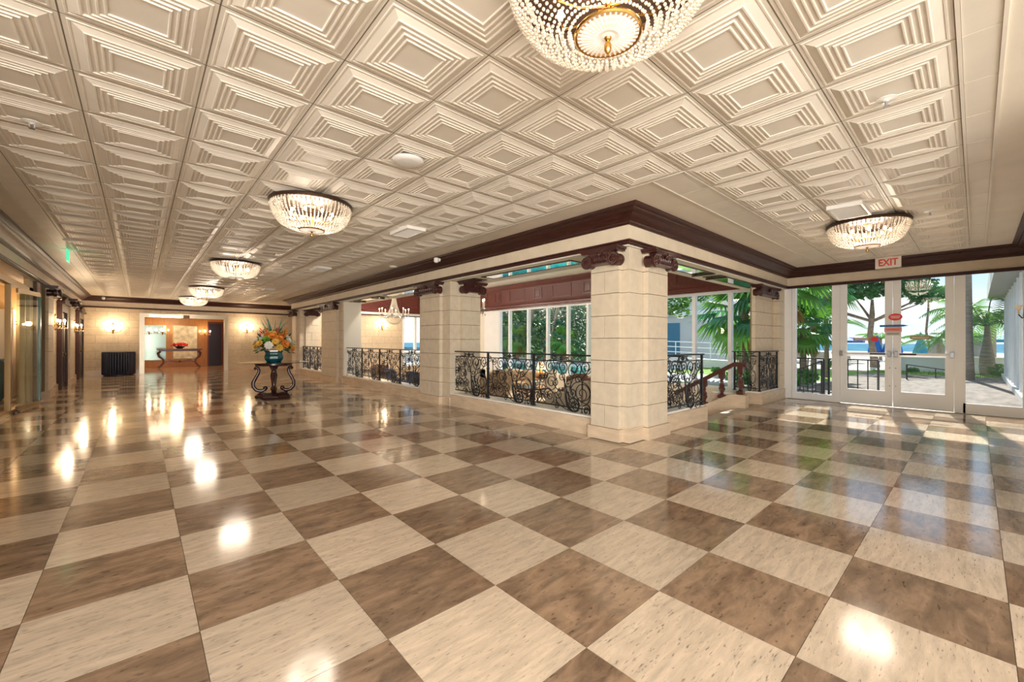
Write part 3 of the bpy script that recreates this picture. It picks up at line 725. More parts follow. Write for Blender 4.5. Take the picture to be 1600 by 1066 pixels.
    return m.mesh('scroll_panel', m_iron, 60)
def crest_mesh():
    m = MB()
    for s in (-1, 1):
        p = scroll((s*.12, .035, .030, 90 if s > 0 else 90, 1.3, s > 0), end=(s*.02, .03), tan_end=(-s, .1))
        m.tube([(a, 0, b) for a, b in p], .006, 4)
        m.tube([(s*.10, 0, .01), (s*.17, 0, .02), (s*.20, 0, -.005)], [.004, .010, .002], 5)
        m.tube([(s*.10, 0, .05), (s*.15, 0, .075), (s*.185, 0, .07)], [.004, .009, .002], 5)
    m.ico((0, 0, .045), .030)
    for k in range(5): a = k*2*pi/5+.3; m.ico((.026*cos(a), 0, .045+.026*sin(a)), .016)
    return m.mesh('crest', m_iron, 60)
me_panel = panel_mesh(); me_crest = crest_mesh()
def railing(p0, p1, n, label, first=True, last=True, zb=.25, zt=1.10, over=0.05):
    v = Vector((p1[0]-p0[0], p1[1]-p0[1])); Ln = v.length
    r = empty('iron_railing', (p0[0], p0[1], zb), atan2(v.y, v.x), label, 'railing', 'wrought iron railings round the lounge')
    h = zt-zb; w = Ln/n
    MB().box(-over, Ln+over, -.028, .028, h-.022, h, b=.004).build('handrail', m_iron, r)
    MB().box(0, Ln, -.007, .007, h-.115, h-.100).build('upper_bar', m_iron, r)
    MB().box(0, Ln, -.010, .010, .055, .073).build('lower_bar', m_iron, r)
    for k in range(n+1):
        if k == 0 and not first or k == n and not last: continue
        q = MB(); q.box(k*w-.016, k*w+.016, -.016, .016, 0, h-.02); q.box(k*w-.028, k*w+.028, -.028, .028, 0, .02, b=.004); q.box(k*w-.022, k*w+.022, -.022, .022, h*.62, h*.66, b=.004)
        q.build('post', m_iron, r)
    for k in range(n):
        inst('scroll_panel', me_panel, r, (k*w+w*1.0-.004, 0, .064), rz=pi, sc=((w-.03)/1.2, 1, (h-.165)/.66))
        inst('crest', me_crest, r, (k*w+w*.5, 0, h-.108))
    return r
railing((4.79, 3.62), (4.79, 7.20), 3, 'wrought iron scroll railing between the corner pillar and the second pillar')
railing((4.79, 8.30), (4.79, 13.0), 4, 'wrought iron scroll railing between the second and third pillars')
railing((4.79, 15.02), (4.79, 17.6), 3, 'wrought iron scroll railing between the third and farthest pillars')
railing((6.93, 3.03), (5.60, 3.03), 1, 'short wrought iron scroll railing right of the corner pillar')
railing((10.82, 3.03), (9.69, 3.03), 1, 'short wrought iron scroll railing in front of the pillar by the door wall')
rr = railing((6.93, 3.30), (6.93, 4.2), 1, 'wrought iron railing going back along the stair beside the short rail', first=False, over=0, zb=.05, zt=1.05)
rr2 = railing((9.69, 3.07), (9.69, 3.52), 1, 'narrow wrought iron return panel beside the balustrade', first=False)

# ================================================================== STAIR BALUSTRADE
r = empty('stair_balustrade', (8.95, 3.14, 0), 0, 'mahogany turned balustrade with a sloping handrail going down to the lounge', 'balustrade')
m_bal = mat('balustrade_mahogany', (.10, .035, .028), .28, spec=.6, coat=.3)
hr = MB()
hp = [(0, -.12, .80), (0, .12, .80), (0, 1.35, .10)]
for (hw, dz0, dz1) in ((.055, 0, .035), (.07, .035, .07), (.045, .07, .085)):
    vs = []
    for (x, y, z) in hp: vs += [(x-hw, y, z+dz0), (x+hw, y, z+dz0), (x+hw, y, z+dz1), (x-hw, y, z+dz1)]
    f = [(3, 2, 1, 0), (8, 9, 10, 11)]
    for k in (0, 4):
        for c in range(4): d = (c+1) % 4; f.append((k+c, k+d, k+4+d, k+4+c))
    hr.add(vs, f)
hr.build('handrail', m_bal, r)
def baluster(y, zt, zb):
    H = zt-zb; b = MB(); w = .06
    b.box(-w, w, y-w, y+w, zb, zb+.07, b=.006); b.box(-.05, .05, y-.05, y+.05, zt-.13, zt+.02, b=.004)
    pr_ = [(.035, .07), (.048, .09), (.03, .11), (.042, .16), (.062, .21), (.066, .25), (.05, .28), (.058, .295), (.05, .31), (.062, .33), (.045, .36), (.030, .40), (.034, .44), (.05, .455), (.03, .47), (.036, H-.16), (.05, H-.13)]
    hh = H-.2
    pr_ = [(a, .07+(z-.07)/(.47-.07)*(hh*.86)) for a, z in pr_[:-2]]+[(.036, H-.15), (.05, H-.13)]
    b.lathe(pr_, 14, (0, y, zb)); b.build('baluster', m_bal, r, smooth=35)
baluster(0, .80, .25); baluster(.36, .68, .14); baluster(.72, .48, -.05); baluster(1.08, .28, -.24)
cb_ = MB(); cv = []
for (y, z) in ((-.12, .245), (.16, .245), (1.4, -.40), (1.4, -.50), (-.12, -.50)): cv += [(-.085, y, z)]
for (y, z) in ((-.12, .245), (.16, .245), (1.4, -.40), (1.4, -.50), (-.12, -.50)): cv += [(.085, y, z)]
cb_.add(cv, [(4, 3, 2, 1, 0), (5, 6, 7, 8, 9)]+[(k, (k+1) % 5, 5+(k+1) % 5, 5+k) for k in range(5)])
cb_.build('stringer', m_kerb, r)

# ================================================================== CHANDELIERS
def bowl(t): 
    a = t*pi/2
    return .165+.335*cos(a)**.8, -.30*sin(a)
def make_chandelier():
    r = empty('crystal_chandelier', (0, 0, 0))
    q = MB(); q.lathe([(.46, 0), (.52, -.005), (.53, -.02), (.515, -.045), (.49, -.05), (.47, -.03)], 48); q.build('rim', m_bronze, r, smooth=40)
    q = MB(); q.lathe([(.05, 0), (.06, -.04), (.015, -.06), (.012, -.30), (.02, -.34)], 12); q.build('stem', m_brass, r, smooth=40)
    b = MB(); ns = 60; nb = 22
    for k in range(ns):
        a = 2*pi*k/ns
        for j in range(nb):
            t = (j+.4)/nb; rr, z = bowl(t)
            
            jj = rng.uniform(-.003, .003)
            (b.ico if True else b.octa)((rr*cos(a), rr*sin(a), z-.04+jj), .0112 if j < 14 else .0085)
    # inner curtain of beads seen through the outer one
    for k in range(36):
        a = 2*pi*(k+.5)/36
        for j in range(9):
            t = j/9; rr = .44-.05*t; z = -.05-.13*t; b.octa((rr*cos(a), rr*sin(a), z), .011)
    b.build('bead_strings', m_crystal, r, kind='stuff', smooth=None)
    d = MB()
    for k in range(60):
        a = 2*pi*k/60; d.octa((.505*cos(a), .505*sin(a), -.075), .013, sq=2.0)
    d.build('rim_drops', m_crystal, r, kind='stuff')
    q = MB(); q.lathe([(.155, -.340), (.163, -.342), (.166, -.35), (.160, -.357), (.152, -.352)], 40); q.build('lower_ring', m_brass, r, smooth=40)
    q = MB(); pr_ = []
    for k in range(9): t = k/8; pr_.append((.150*(1-t)+.02*t, -.352-.012*sin(t*pi/2)+.003*(k % 2)))
    q.lathe(pr_, 48); q.build('cut_glass_dish', m_dish, r)
    q = MB()
    for k in range(36):
        a = 2*pi*k/36; c_, s_ = cos(a), sin(a); q.tube([(.148*c_, .148*s_, -.353), (.10*c_, .10*s_, -.3605), (.055*c_, .055*s_, -.3645)], [.006, .0045, .002], 4)
    q.build('dish_fluting', m_dish, r)
    q = MB(); q.lathe([(.022, -.355), (.016, -.372), (.008, -.378), (.012, -.385), (.019, -.40), (.016, -.425), (.006, -.437), (.002, -.44)], 12); q.build('finial', m_brass, r, smooth=50)
    for k in range(8):
        a = 2*pi*k/8+.2; q = MB(); q.ico((.27*cos(a), .27*sin(a), -.14), .020, sq=1.5); q.build('bulb', m_bulb, r, smooth=60)
    q = MB()
    for k in range(8):
        a = 2*pi*k/8+.2; q.tube([(.01*cos(a), .01*sin(a), -.22), (.15*cos(a), .15*sin(a), -.24), (.25*cos(a), .25*sin(a), -.22), (.27*cos(a), .27*sin(a), -.17)], .006, 5)
    q.build('branches', m_brass, r)
    point('lamp', (0, 0, -.16), 1.0, (1, .86, .70), .26, r)
    return r
ch = make_chandelier()
chl = [((1.50, 1.06), 'largest crystal bowl chandelier at the top edge of the view', 11),
       ((1.53, 5.30), 'crystal bowl chandelier over the left hall, nearest of the row of four', 22),
       ((1.50, 10.35), 'crystal bowl chandelier over the left hall, second of the row of four', 26),
       ((1.53, 15.75), 'crystal bowl chandelier over the left hall, third of the row of four', 34),
       ((1.52, 19.6), 'crystal bowl chandelier nearest the far end wall', 36),
       ((7.45, 1.00), 'crystal bowl chandelier with brass dish near the exit sign', 22)]
for n, ((x, y), lab, pw) in enumerate(chl):
    o = ch if n == 0 else copy_tree(ch)
    o.location = (x, y, ZC-.03); o.scale = (.87, .87, .93); tag(o, lab, 'chandelier', 'crystal ceiling chandeliers')
    for c in o.children:
        if c.type == 'LIGHT': c.data = c.data.copy(); c.data.energy = pw

for k, (x, y) in enumerate([(c[0][0], c[0][1]) for c in chl]):
    pass

# ================================================================== CEILING FITTINGS
def sprinkler(x, y, label):
    r = empty('sprinkler', (x, y, ZC-.052), 0, label, 'sprinkler')
    MB().lathe([(.01, .0), (.055, -.004), (.058, -.010), (.02, -.014), (.012, -.022)], 16).build('cover', m_whitep, r, smooth=40)
    q = MB(); q.lathe([(.008, -.02), (.008, -.045), (.018, -.05), (.018, -.054)], 8); q.tube([(-.012, 0, -.02), (-.014, 0, -.04), (0, 0, -.05)], .003, 4); q.tube([(.012, 0, -.02), (.014, 0, -.04), (0, 0, -.05)], .003, 4)
    q.build('head', m_steel, r)
sprinkler(3.70, .40, 'small chrome ceiling sprinkler above the right hand floor')
sprinkler(-.60, 4.68, 'white ceiling sprinkler at the upper left')
sprinkler(7.25, .38, 'tiny ceiling sprinkler between the right chandelier and the right wall')
def disc_thing(name, x, y, rad, label, cat, z=ZC-.045):
    r = empty(name, (x, y, z), 0, label, cat)
    MB().lathe([(rad, 0), (rad*1.0, -.008), (rad*.92, -.018), (rad*.6, -.026), (.001, -.028)], 28).build('cover', m_whitep, r, smooth=40)
    MB().lathe([(rad*1.05, .0), (rad*1.05, -.006), (rad*.9, -.006)], 28).build('rim', m_whitep, r)
disc_thing('ceiling_speaker', 1.80, 3.42, .135, 'round white ceiling speaker in the middle of the left ceiling', 'speaker')
disc_thing('smoke_detector', 4.22, 8.7, .09, 'small round white detector by the long cornice', 'detector', z=ZC)
disc_thing('smoke_detector', -.85, 10.0, .10, 'round white detector beside the green sign', 'detector', z=ZC-.01)
def vent(x, y, label, ry=0, w=.5, d=.26, n=8):
    r = empty('ceiling_vent', (x, y, ZC-.06), ry, label, 'vent')
    f = MB(); f.box(-w/2-.02, w/2+.02, -d/2-.02, -d/2, -.008, .05); f.box(-w/2-.02, w/2+.02, d/2, d/2+.02, -.008, .05); f.box(-w/2-.02, -w/2, -d/2, d/2, -.008, .05); f.box(w/2, w/2+.02, -d/2, d/2, -.008, .05)
    f.build('frame', m_whitep, r)
    MB().box(-w/2, w/2, -d/2, d/2, .03, .035).build('backing', m_vent, r)
    for k in range(n):
        xx = -w/2+(k+.5)*w/n
        q = MB(); q.add([(xx-.02, -d/2, -.004), (xx+.006, -d/2, .02), (xx+.006, d/2, .02), (xx-.02, d/2, -.004), (xx-.02, -d/2, .0), (xx+.006, -d/2, .024), (xx+.006, d/2, .024), (xx-.02, d/2, .0)], [(3, 2, 1, 0), (4, 5, 6, 7), (0, 1, 5, 4), (1, 2, 6, 5), (2, 3, 7, 6), (3, 0, 4, 7)])
        q.build('slat', m_whitep, r)
vent(2.97, 5.65, 'louvred ceiling vent nearest the second pillar', -pi/2)
vent(3.05, 9.9, 'louvred ceiling vent farther along the left hall', -pi/2)
vent(3.05, 15.0, 'louvred ceiling vent near the far pillars', -pi/2)
vent(6.55, 1.05, 'louvred ceiling vent beside the right chandelier', pi, .6, .3, 8)
def camera_dome(x, y, z, rz, label):
    r = empty('security_camera', (x, y, z), rz, label, 'security camera')
    MB().box(-.03, .03, 0, .05, -.03, .03, b=.006).build('mount', m_whitep, r)
    q = MB(); q.lathe([(.02, .06), (.045, .05), (.05, 0), (.04, -.03), (.015, -.045)], 16, (0, -.03, -.02)); q.build('dome', m_whitep, r, smooth=50)
    MB().lathe([(.02, -.04), (.018, -.052), (.004, -.055)], 12, (0, -.03, -.02)).build('lens', m_vent, r)
camera_dome(XB-.30, 7.0, ZC-.085, -pi/2, 'small white security camera on the long cornice')
camera_dome(-1.0, YF-.34, ZC-.085, 0, 'small white security camera on the far cornice')

# exit signs
r = empty('exit_sign', (10.86, 1.145, ZC), 0, 'white exit sign with red letters hanging over the double doors', 'sign')
MB().box(-.012, .012, -.19, .19, -.225, -.01, b=.003).build('plate', m_exit, r)
MB().box(-.02, .02, -.06, .06, -.012, 0).build('bracket', m_whitep, r)
def text_mesh(body, size, extr, m, parent, loc, rot, name='lettering', bold=.0):
    cu = bpy.data.curves.new(name, 'FONT'); cu.body = body; cu.size = size; cu.extrude = extr; cu.align_x = 'CENTER'; cu.align_y = 'CENTER'; cu.offset = bold
    to = bpy.data.objects.new('tmp', cu); C.objects.link(to); bpy.context.view_layer.update()
    me = bpy.data.meshes.new_from_object(to.evaluated_get(bpy.context.evaluated_depsgraph_get())); bpy.data.objects.remove(to)
    me.materials.clear(); me.materials.append(m); me.name = name
    o = bpy.data.objects.new(name, me); C.objects.link(o); o.parent = parent; o.location = loc; o.rotation_euler = rot; return o
t = text_mesh('EXIT', .175, .003, m_red, r, (-.014, 0, -.118), (pi/2, 0, -pi/2), bold=.004); t.scale = (.80, 1.05, 1)
r = empty('exit_sign', (-.98, 11.1, ZC), 0, 'lit green exit sign hanging edge on near the left wall', 'sign')
MB().box(-.10, .10, -.03, .03, -.02, 0).build('bracket', m_whitep, r)
MB().box(-.006, .006, -.17, .17, -.23, -.02).build('plate', m_green, r)

# ================================================================== LEFT WALL FITTINGS
def sconce(loc, rz, label, power, grp='lit wall sconces'):
    """brass sconce with candle bulbs and small glass shades; local -y points into the room"""
    r = empty('wall_sconce', loc, rz, label, 'wall sconce', grp)
    MB().lathe([(.0, 0), (.05, -.0), (.055, -.012), (.03, -.03), (.015, -.04)], 14, axis='y').build('back_plate', m_brass, r, smooth=40)
    q = MB(); q.lathe([(.012, -.16), (.03, -.12), (.012, -.05), (.018, .02), (.008, .16), (.025, .20), (.004, .26)], 10, (0, -.04, 0)); q.build('stem', m_brass, r, smooth=40)
    for s in (-1, 0, 1):
        a = MB(); yv = -.10 if s else -.20
        a.tube([(0, -.04, -.06), (s*.12, yv*.7, -.11), (s*.22, yv, -.07), (s*.22, yv, -.03)], .009, 6)
        a.lathe([(.012, -.035), (.045, -.025), (.05, -.015), (.02, -.010)], 12, (s*.22, yv, 0)); a.build('arm', m_brass, r, smooth=40)
        MB().lathe([(.012, -.015), (.012, .06)], 8, (s*.22, yv, 0)).build('candle', m_candle, r)
        MB().ico((s*.22, yv, .085), .026, sq=1.5).build('bulb', m_bulbs, r, smooth=60)
    d = MB()
    for k in range(14):
        a = 2*pi*k/14
        d.octa((.22*cos(a), -.13+.12*sin(a), -.10), .012, sq=2)
    d.build('crystal_drops', m_crystal, r, kind='stuff')
    point('lamp', (0, -.26, .10), power*.7, (1, .76, .50), .07, r)
    return r
sconce((-.75, YF, 1.72), 0, 'lit sconce on the far wall above the dark drum shaped planter', 24)
sconce((3.62, YF, 1.80), 0, 'lit sconce on the far wall right of the doorway', 24)
sconce((XL, 15.25, 1.70), pi/2, 'lit sconce on the left wall, nearer of the two', 19)
sconce((XL, 19.3, 1.70), pi/2, 'lit sconce on the left wall, farther of the two', 19)
sconce((8.2, 18.0, 1.95), 0, 'lit sconce on the lounge end wall under the fascia', 16)

def wall_pilaster(y0, y1, label):
    r = empty('wall_pilaster', (XL, y0, 0), 0, label, 'pilaster', 'limestone pilasters of the left wall'); w = y1-y0; n = 8; h = (2.5-.17)/n
    MB().box(0, .05, 0, w, 0, 2.52).build('core', m_joint, r)
    for k in range(n): MB().box(.05, .10, 0, w, .17+k*h+.003, .17+(k+1)*h-.003, b=.003).build('stone_block', m_stone, r)
    MB().box(0, .125, -.02, w+.02, 0, .17).build('base', m_kerb, r)
    capital(r, (.10, w/2), pi/2, w, 2.51)
wall_pilaster(13.7, 14.5, 'limestone pilaster beside the glass storefront with a dark volute capital')
wall_pilaster(17.6, 18.5, 'limestone pilaster between the two dark doorways')

def portal(y0, y1, label):
    r = empty('panelled_door', (XL, (y0+y1)/2, 0), 0, label, 'door', 'tall dark doors on the left wall'); a = (y1-y0)/2
    f = MB(); f.box(0, .10, -a, -a+.12, 0, 2.05); f.box(0, .10, a-.12, a, 0, 2.05); f.box(0, .10, -a, a, 2.05, 2.25); f.box(0, .16, -a-.06, a+.06, 2.25, 2.31)
    f.add([(0, -a-.05, 2.31), (0, a+.05, 2.31), (0, 0, 2.48), (.14, -a-.05, 2.31), (.14, a+.05, 2.31), (.14, 0, 2.48)], [(0, 2, 1), (3, 4, 5), (0, 1, 4, 3), (1, 2, 5, 4), (2, 0, 3, 5)])
    f.build('door_surround', m_mahog, r)
    for s in (-1, 1):
        lf = MB(); y_0, y_1 = (s*.004, s*(a-.124)); lf.box(0, .05, min(y_0, y_1), max(y_0, y_1), .02, 2.04)
        d = lf.build('door_leaf', mat_door, r)
        q = MB()
        for (z0_, z1_) in ((.15, .85), (.98, 1.9)): q.box(.05, .062, min(y_0, y_1)+.08, max(y_0, y_1)-.08, z0_, z1_, b=.006)
        q.build('door_panel', mat_door, d)
        MB().lathe([(.02, 0), (.02, .03), (.028, .05), (.01, .06)], 10, (.05, s*.07, .93), axis='x').build('knob', m_brass, d)
mat_door = mat('navy_black_door', (.016, .016, .030), .3, spec=.5)
portal(15.9, 17.1, 'tall dark door with a mahogany pediment, nearer one on the left wall')
portal(20.1, 21.6, 'tall dark door with a mahogany pediment near the far wall')

# glass storefront
r = empty('glass_storefront', (XL-.09, 9.6, 0), 0, 'brass framed glass storefront in the left wall', 'storefront')
f = MB(); f.box(-.04, .04, -3.6, 3.55, 0, .07); f.box(-.05, .05, -3.6, 3.55, 2.26, 2.36)
f.build('rail', m_gold, r)
for y in (-3.55, -2.3, -1.0, .3, 1.55, 2.75): MB().box(-.035, .035, y-.03, y+.03, .07, 2.26).build('mullion', m_gold, r)
MB().box(-.06, .10, 3.42, 3.60, 0, 2.52).build('end_post', m_bronze, r)
MB().box(-.03, .05, 3.05, 3.42, 0, 2.52).build('side_panel', mat('gilt_panel', (.50, .40, .25), .5), r)
for a, b2 in ((-3.52, -2.33), (-2.27, -1.03), (-.97, .27), (2.78, 3.05)): MB().box(-.006, .006, a, b2, .07, 2.26).build('pane', m_glass_t, r)
# open glass door leaf
r = empty('glass_door', (XL-.02, 11.35, 0), R(80), 'frameless glass door standing open with a teal edge at the left', 'door')
MB().box(0, .92, -.006, .006, .06, 2.16).build('pane', m_glass_t, r)
MB().box(.0, .92, -.014, .014, .03, .11).box(.0, .92, -.014, .014, 2.14, 2.22).build('rail', m_gold, r)
MB().box(.90, .935, -.02, .02, .11, 2.14).build('glass_edge', m_gedge, r)
MB().lathe([(.05, 0), (.05, .03), (.02, .035), (.015, .06)], 12).build('floor_pivot', m_bronze, r)
# shop behind the glass
m_tan = mat('tan_wall', (.60, .42, .22), .55, noise=(2, .08, (1, 1, 1)))
wall('wall_shop', [(-7, -6.8, 5.5, 15.2, -.3, 2.9), (-7, XL-.18, 15.0, 15.2, -.3, 2.9), (-7, XL-.18, 5.5, 5.7, -.3, 2.9)], m_tan, 'tan walls of the room behind the glass storefront')
st(MB().box(-7, XL-.18, 5.5, 15.2, 2.56, 2.9).build('ceiling', mat('tan_ceiling', (.62, .43, .22), .5)), 'tan ceiling of the room behind the storefront')
r = empty('ceiling_spotlight', (-2.3, 11.0, 2.56), 0, 'small dark spotlight on the tan ceiling behind the storefront', 'spotlight')
MB().lathe([(.09, 0), (.09, -.03), (.05, -.04), (.05, -.09), (.03, -.10)], 14).build('body', m_bronze, r)
MB().lathe([(.028, -.10), (.028, -.105)], 10).build('bulb', m_bulb, r)
point('shop_lamp', (-4.0, 10.5, 2.0), 45, (1, .74, .45), .2)
r = empty('display_cabinet', (-2.6, 14.75, 0), 0, 'white display panel with dark round holes behind the storefront', 'display')
MB().box(-.45, .45, -.03, .22, 0, 2.0).build('body', m_whitep, r)
for i in range(2):
    for j in range(3): MB().lathe([(.05, 0), (.05, -.03), (.03, -.035)], 12, (-.12+.24*i, -.03, 1.75-.15*j), axis='y').build('hole', m_vent, r)
tag(MB().box(-3.4, -2.2, 13.6, 14.2, 0, .85, b=.03).box(-3.45, -2.15, 13.55, 14.25, .85, .89).build('shop_counter', mat('teal_cabinet', (.02, .16, .30), .4)), 'blue counter in the room behind the storefront', 'counter')
r = empty('mirror', (-3.3, 15.0, 1.5), 0, 'wide mirror on the back wall behind the storefront', 'mirror')
sconce((-1.95, 15.0, 1.75), 0, 'lit sconce inside the room behind the storefront', 14)
MB().box(-.02, .02, -.02, .0, -.1, .1).build('bracket', m_brass, r); MB().box(-.35, .35, -.05, -.02, -.5, .5).build('plate', m_mirror, r)

# drum planter with fluted sides
r = empty('fluted_drum', (-.57, YF-.62, 0), 0, 'dark navy fluted drum standing under the far wall sconce', 'planter')
m_navy = mat('navy_lacquer', (.018, .020, .040), .35)
MB().lathe([(.42, .0), (.42, .04), (.44, .05)], 40).build('plinth', m_navy, r)
for k in range(36):
    a = 2*pi*k/36; MB().lathe([(.030, .04), (.038, .06), (.038, .82), (.030, .84)], 8, (.43*cos(a), .43*sin(a), 0)).build('flute', m_navy, r, smooth=50)
MB().lathe([(.43, .04), (.43, .84), (.47, .845), (.47, .875), (.44, .88)], 36).build('body', m_navy, r)

# gilt doorway of the far wall and the warm room behind
r = empty('doorway_frame', ((OX0+OX1)/2, YF, 0), 0, 'silver and gilt moulded frame round the far doorway', 'door frame'); a = (OX1-OX0)/2
m_silver = mat('silvered_moulding', (.60, .52, .40), .3, metal=.5)
f = MB()
for s in (-1, 1): f.box(s*(a-.02), s*(a+.10), -.06, 0, 0, OZ+.12); f.box(s*(a+.10), s*(a+.13), -.10, 0, 0, OZ+.15)
f.build('jamb', m_silver, r)
MB().box(-a, a, -.07, 0, OZ, OZ+.12).box(-a-.13, a+.13, -.11, 0, OZ+.12, OZ+.16).build('lintel', m_silver, r)
MB().box(-.10, .10, -.13, -.0701, OZ+.0, OZ+.13, b=.01).build('keystone', m_bronze, r)
MB().box(-1.15, -.2, -.085, -.0701, OZ+.03, OZ+.09).build('light_strip', m_bulb, r)
m_warm = mat('honey_wood_wall', (.42, .20, .065), .35, noise=(4, .15, (6, 6, .6)))
wall('wall_foyer', [(-1.0, 4.4, 27.0, 27.2, -.3, 2.7), (-1.0, -.8, YF+.25, 27.2, -.3, 2.7), (3.6, 3.8, YF+.25, 27.2, -.3, 2.7)], m_warm, 'honey coloured walls of the foyer beyond the far doorway')
st(MB().box(-1, 4, YF+.25, 27.2, 2.55, 2.75).build('ceiling', m_warm), 'honey coloured ceiling of the foyer')
point('foyer_lamp', (1.3, 24.5, 2.2), 50, (1, .70, .38), .2)
def mirror_panel(x, z0, z1, w, m, label, name='wall_mirror', y=27.0):
    r = empty(name, (x, y, 0), 0, label, 'mirror'); MB().box(-w/2-.04, w/2+.04, -.03, 0, z0-.04, z1+.04).build('frame', m_gold, r); MB().box(-w/2, w/2, -.036, -.03, z0, z1).build('glass', m, r)
mirror_panel(.55, .35, 2.05, .85, m_mirror2, 'tall mirror at the left of the foyer back wall')
mirror_panel(1.75, .4, 2.05, .95, mat('pale_picture', (.72, .74, .62), .4, noise=(5, .3, (1, 1, 1))), 'pale framed panel behind the console table', 'framed_panel')
for x, lab in ((.35, 'left glowing sconce on the foyer mirror'), (.85, 'right glowing sconce on the foyer mirror')):
    sconce((x, 26.9, 1.75), 0, lab, 5)
sconce((2.55, 27.0, 1.72), 0, 'glowing sconce between the pale panel and the dark foyer doors', 7)
for x, lab in ((3.0, 'dark narrow door on the foyer back wall'),):
    r = empty('dark_door', (x, 26.97, 0), 0, lab, 'door'); MB().box(-.28, .28, -.05, 0, 0, 2.2).build('leaf', mat_door, r); MB().box(-.34, -.28, -.07, 0, 0, 2.26).box(.28, .34, -.07, 0, 0, 2.26).box(-.34, .34, -.07, 0, 2.2, 2.3).build('surround', m_mahog2, r)
r = empty('dark_door', (3.6, 24.4, 0), pi/2, 'dark tall door on the right side wall of the foyer', 'door'); MB().box(-.5, .5, 0, .05, 0, 2.1).build('leaf', mat_door, r); MB().box(-.6, -.5, 0, .07, 0, 2.2).box(.5, .6, 0, .07, 0, 2.2).box(-.6, .6, 0, .07, 2.1, 2.25).build('surround', m_mahog2, r)
# console table
r = empty('console_table', (1.45, 25.6, 0), 0, 'dark console table with scrolled legs in the foyer', 'table')
MB().box(-.85, .85, -.25, .25, .86, .92, b=.01).box(-.78, .78, -.2, .2, .80, .86).build('table_top', m_bal, r)
for s in (-1, 1):
    p = [(s*.70, 0, .80), (s*.80, 0, .70), (s*.76, 0, .55), (s*.62, 0, .42), (s*.60, 0, .25), (s*.72, 0, .08), (s*.80, 0, .03)]
    MB().tube(p, [.05, .06, .05, .04, .04, .05, .05], 8).build('leg', m_bal, r, smooth=50)
    MB().tube([(s*.62, 0, .28), (s*.4, 0, .36), (s*.15, 0, .30), (0, 0, .28)], [.03, .035, .03, .03], 6).build('stretcher', m_bal, r, smooth=50)
MB().ico((0, 0, .30), .07).build('boss', m_bal, r, smooth=50)
r = empty('red_bouquet', (1.45, 25.6, .92), 0, 'low bowl of red flowers on the foyer console table', 'bouquet')
MB().lathe([(.10, 0), (.2, .08), (.22, .12), (.2, .12)], 16).build('bowl', m_navy, r, smooth=40)
q = MB()
for k in range(50): a = rng.uniform(0, 2*pi); d = rng.uniform(0, .26); q.ico((d*cos(a)*1.3, d*sin(a), .14+rng.uniform(0, .14)), rng.uniform(.03, .05))
q.build('flowers', mat('red_petals', (.55, .02, .03), .6), r, kind='stuff')

# ================================================================== ENTRANCE TABLE WITH FLOWERS
TX, TY = 2.30, 10.75
r = empty('pedestal_table', (TX, TY, 0), 0, 'round glass topped pedestal table with dark scrolled legs in the hall', 'table')
m_dk = mat('dark_carved_wood', (.045, .012, .012), .25, spec=.6, coat=.4)
b = MB(); 
for k in range(4):
    pass
b.lathe([(.36, 0), (.38, .02), (.38, .06), (.34, .09), (.30, .12), (.26, .13)], 8); b.build('base', m_dk, r)
for k in range(4):
    a = k*pi/2+R(78); u = Vector((cos(a), sin(a), 0))
    P_ = [(.15, .24), (.17, .19), (.25, .155), (.34, .18), (.40, .26), (.405, .35), (.36, .46), (.31, .55), (.29, .62), (.31, .68), (.355, .70), (.375, .67), (.35, .645)]
    pts = [tuple(u*d)+() for d, z in P_]; pts = [(p[0], p[1], z) for p, (d, z) in zip(pts, P_)]
    MB().tube(pts, [.03, .035, .04, .042, .042, .04, .038, .035, .033, .033, .03, .028, .024], 8).ico((u.x*.17, u.y*.17, .22), .055).build('leg', m_dk, r, smooth=50)
MB().lathe([(.05, .12), (.07, .2), (.045, .26), (.06, .4), (.075, .5), (.05, .62), (.09, .70), (.1, .74)], 14).build('column', m_dk, r, smooth=40)
MB().lathe([(.18, .72), (.36, .73), (.38, .75), (.38, .79), (.30, .80)], 32).build('apron', m_dk, r, smooth=30)
m_gtop = glass_mat('table_glass', (.80, .90, .87), 1.4)
MB().lathe([(.70, .80), (.71, .803), (.71, .813), (.70, .816)], 48).build('glass_top', m_gtop, r)
r = empty('teal_vase', (TX, TY, .817), R(10), 'glossy teal faceted vase on the pedestal table', 'vase')
m_teal = mat('teal_glaze', (.006, .095, .115), .08, spec=.9, coat=1)
MB().lathe([(.15, 0), (.165, .015), (.20, .07), (.205, .12), (.185, .17), (.18, .21), (.205, .235), (.20, .245)], 8).build('body', m_teal, r)
MB().lathe([(.195, .235), (.21, .24), (.21, .255), (.19, .26)], 8).build('rim', m_teal, r)
r = empty('flower_arrangement', (TX, TY, 1.06), 0, 'large arrangement of yellow, orange and white flowers in the teal vase', 'flowers')
cols = {'yellow': (.80, .52, .10), 'orange': (.80, .27, .04), 'white': (.85, .85, .78), 'green': (.14, .36, .05), 'pink': (.80, .45, .35), 'red': (.55, .06, .03)}
fm = {k: mat(k+'_petals', v, .6) for k, v in cols.items()}
m_leafd = mat('dark_leaf', (.02, .075, .02), .5, noise=(8, .4, (1, 1, 1)))
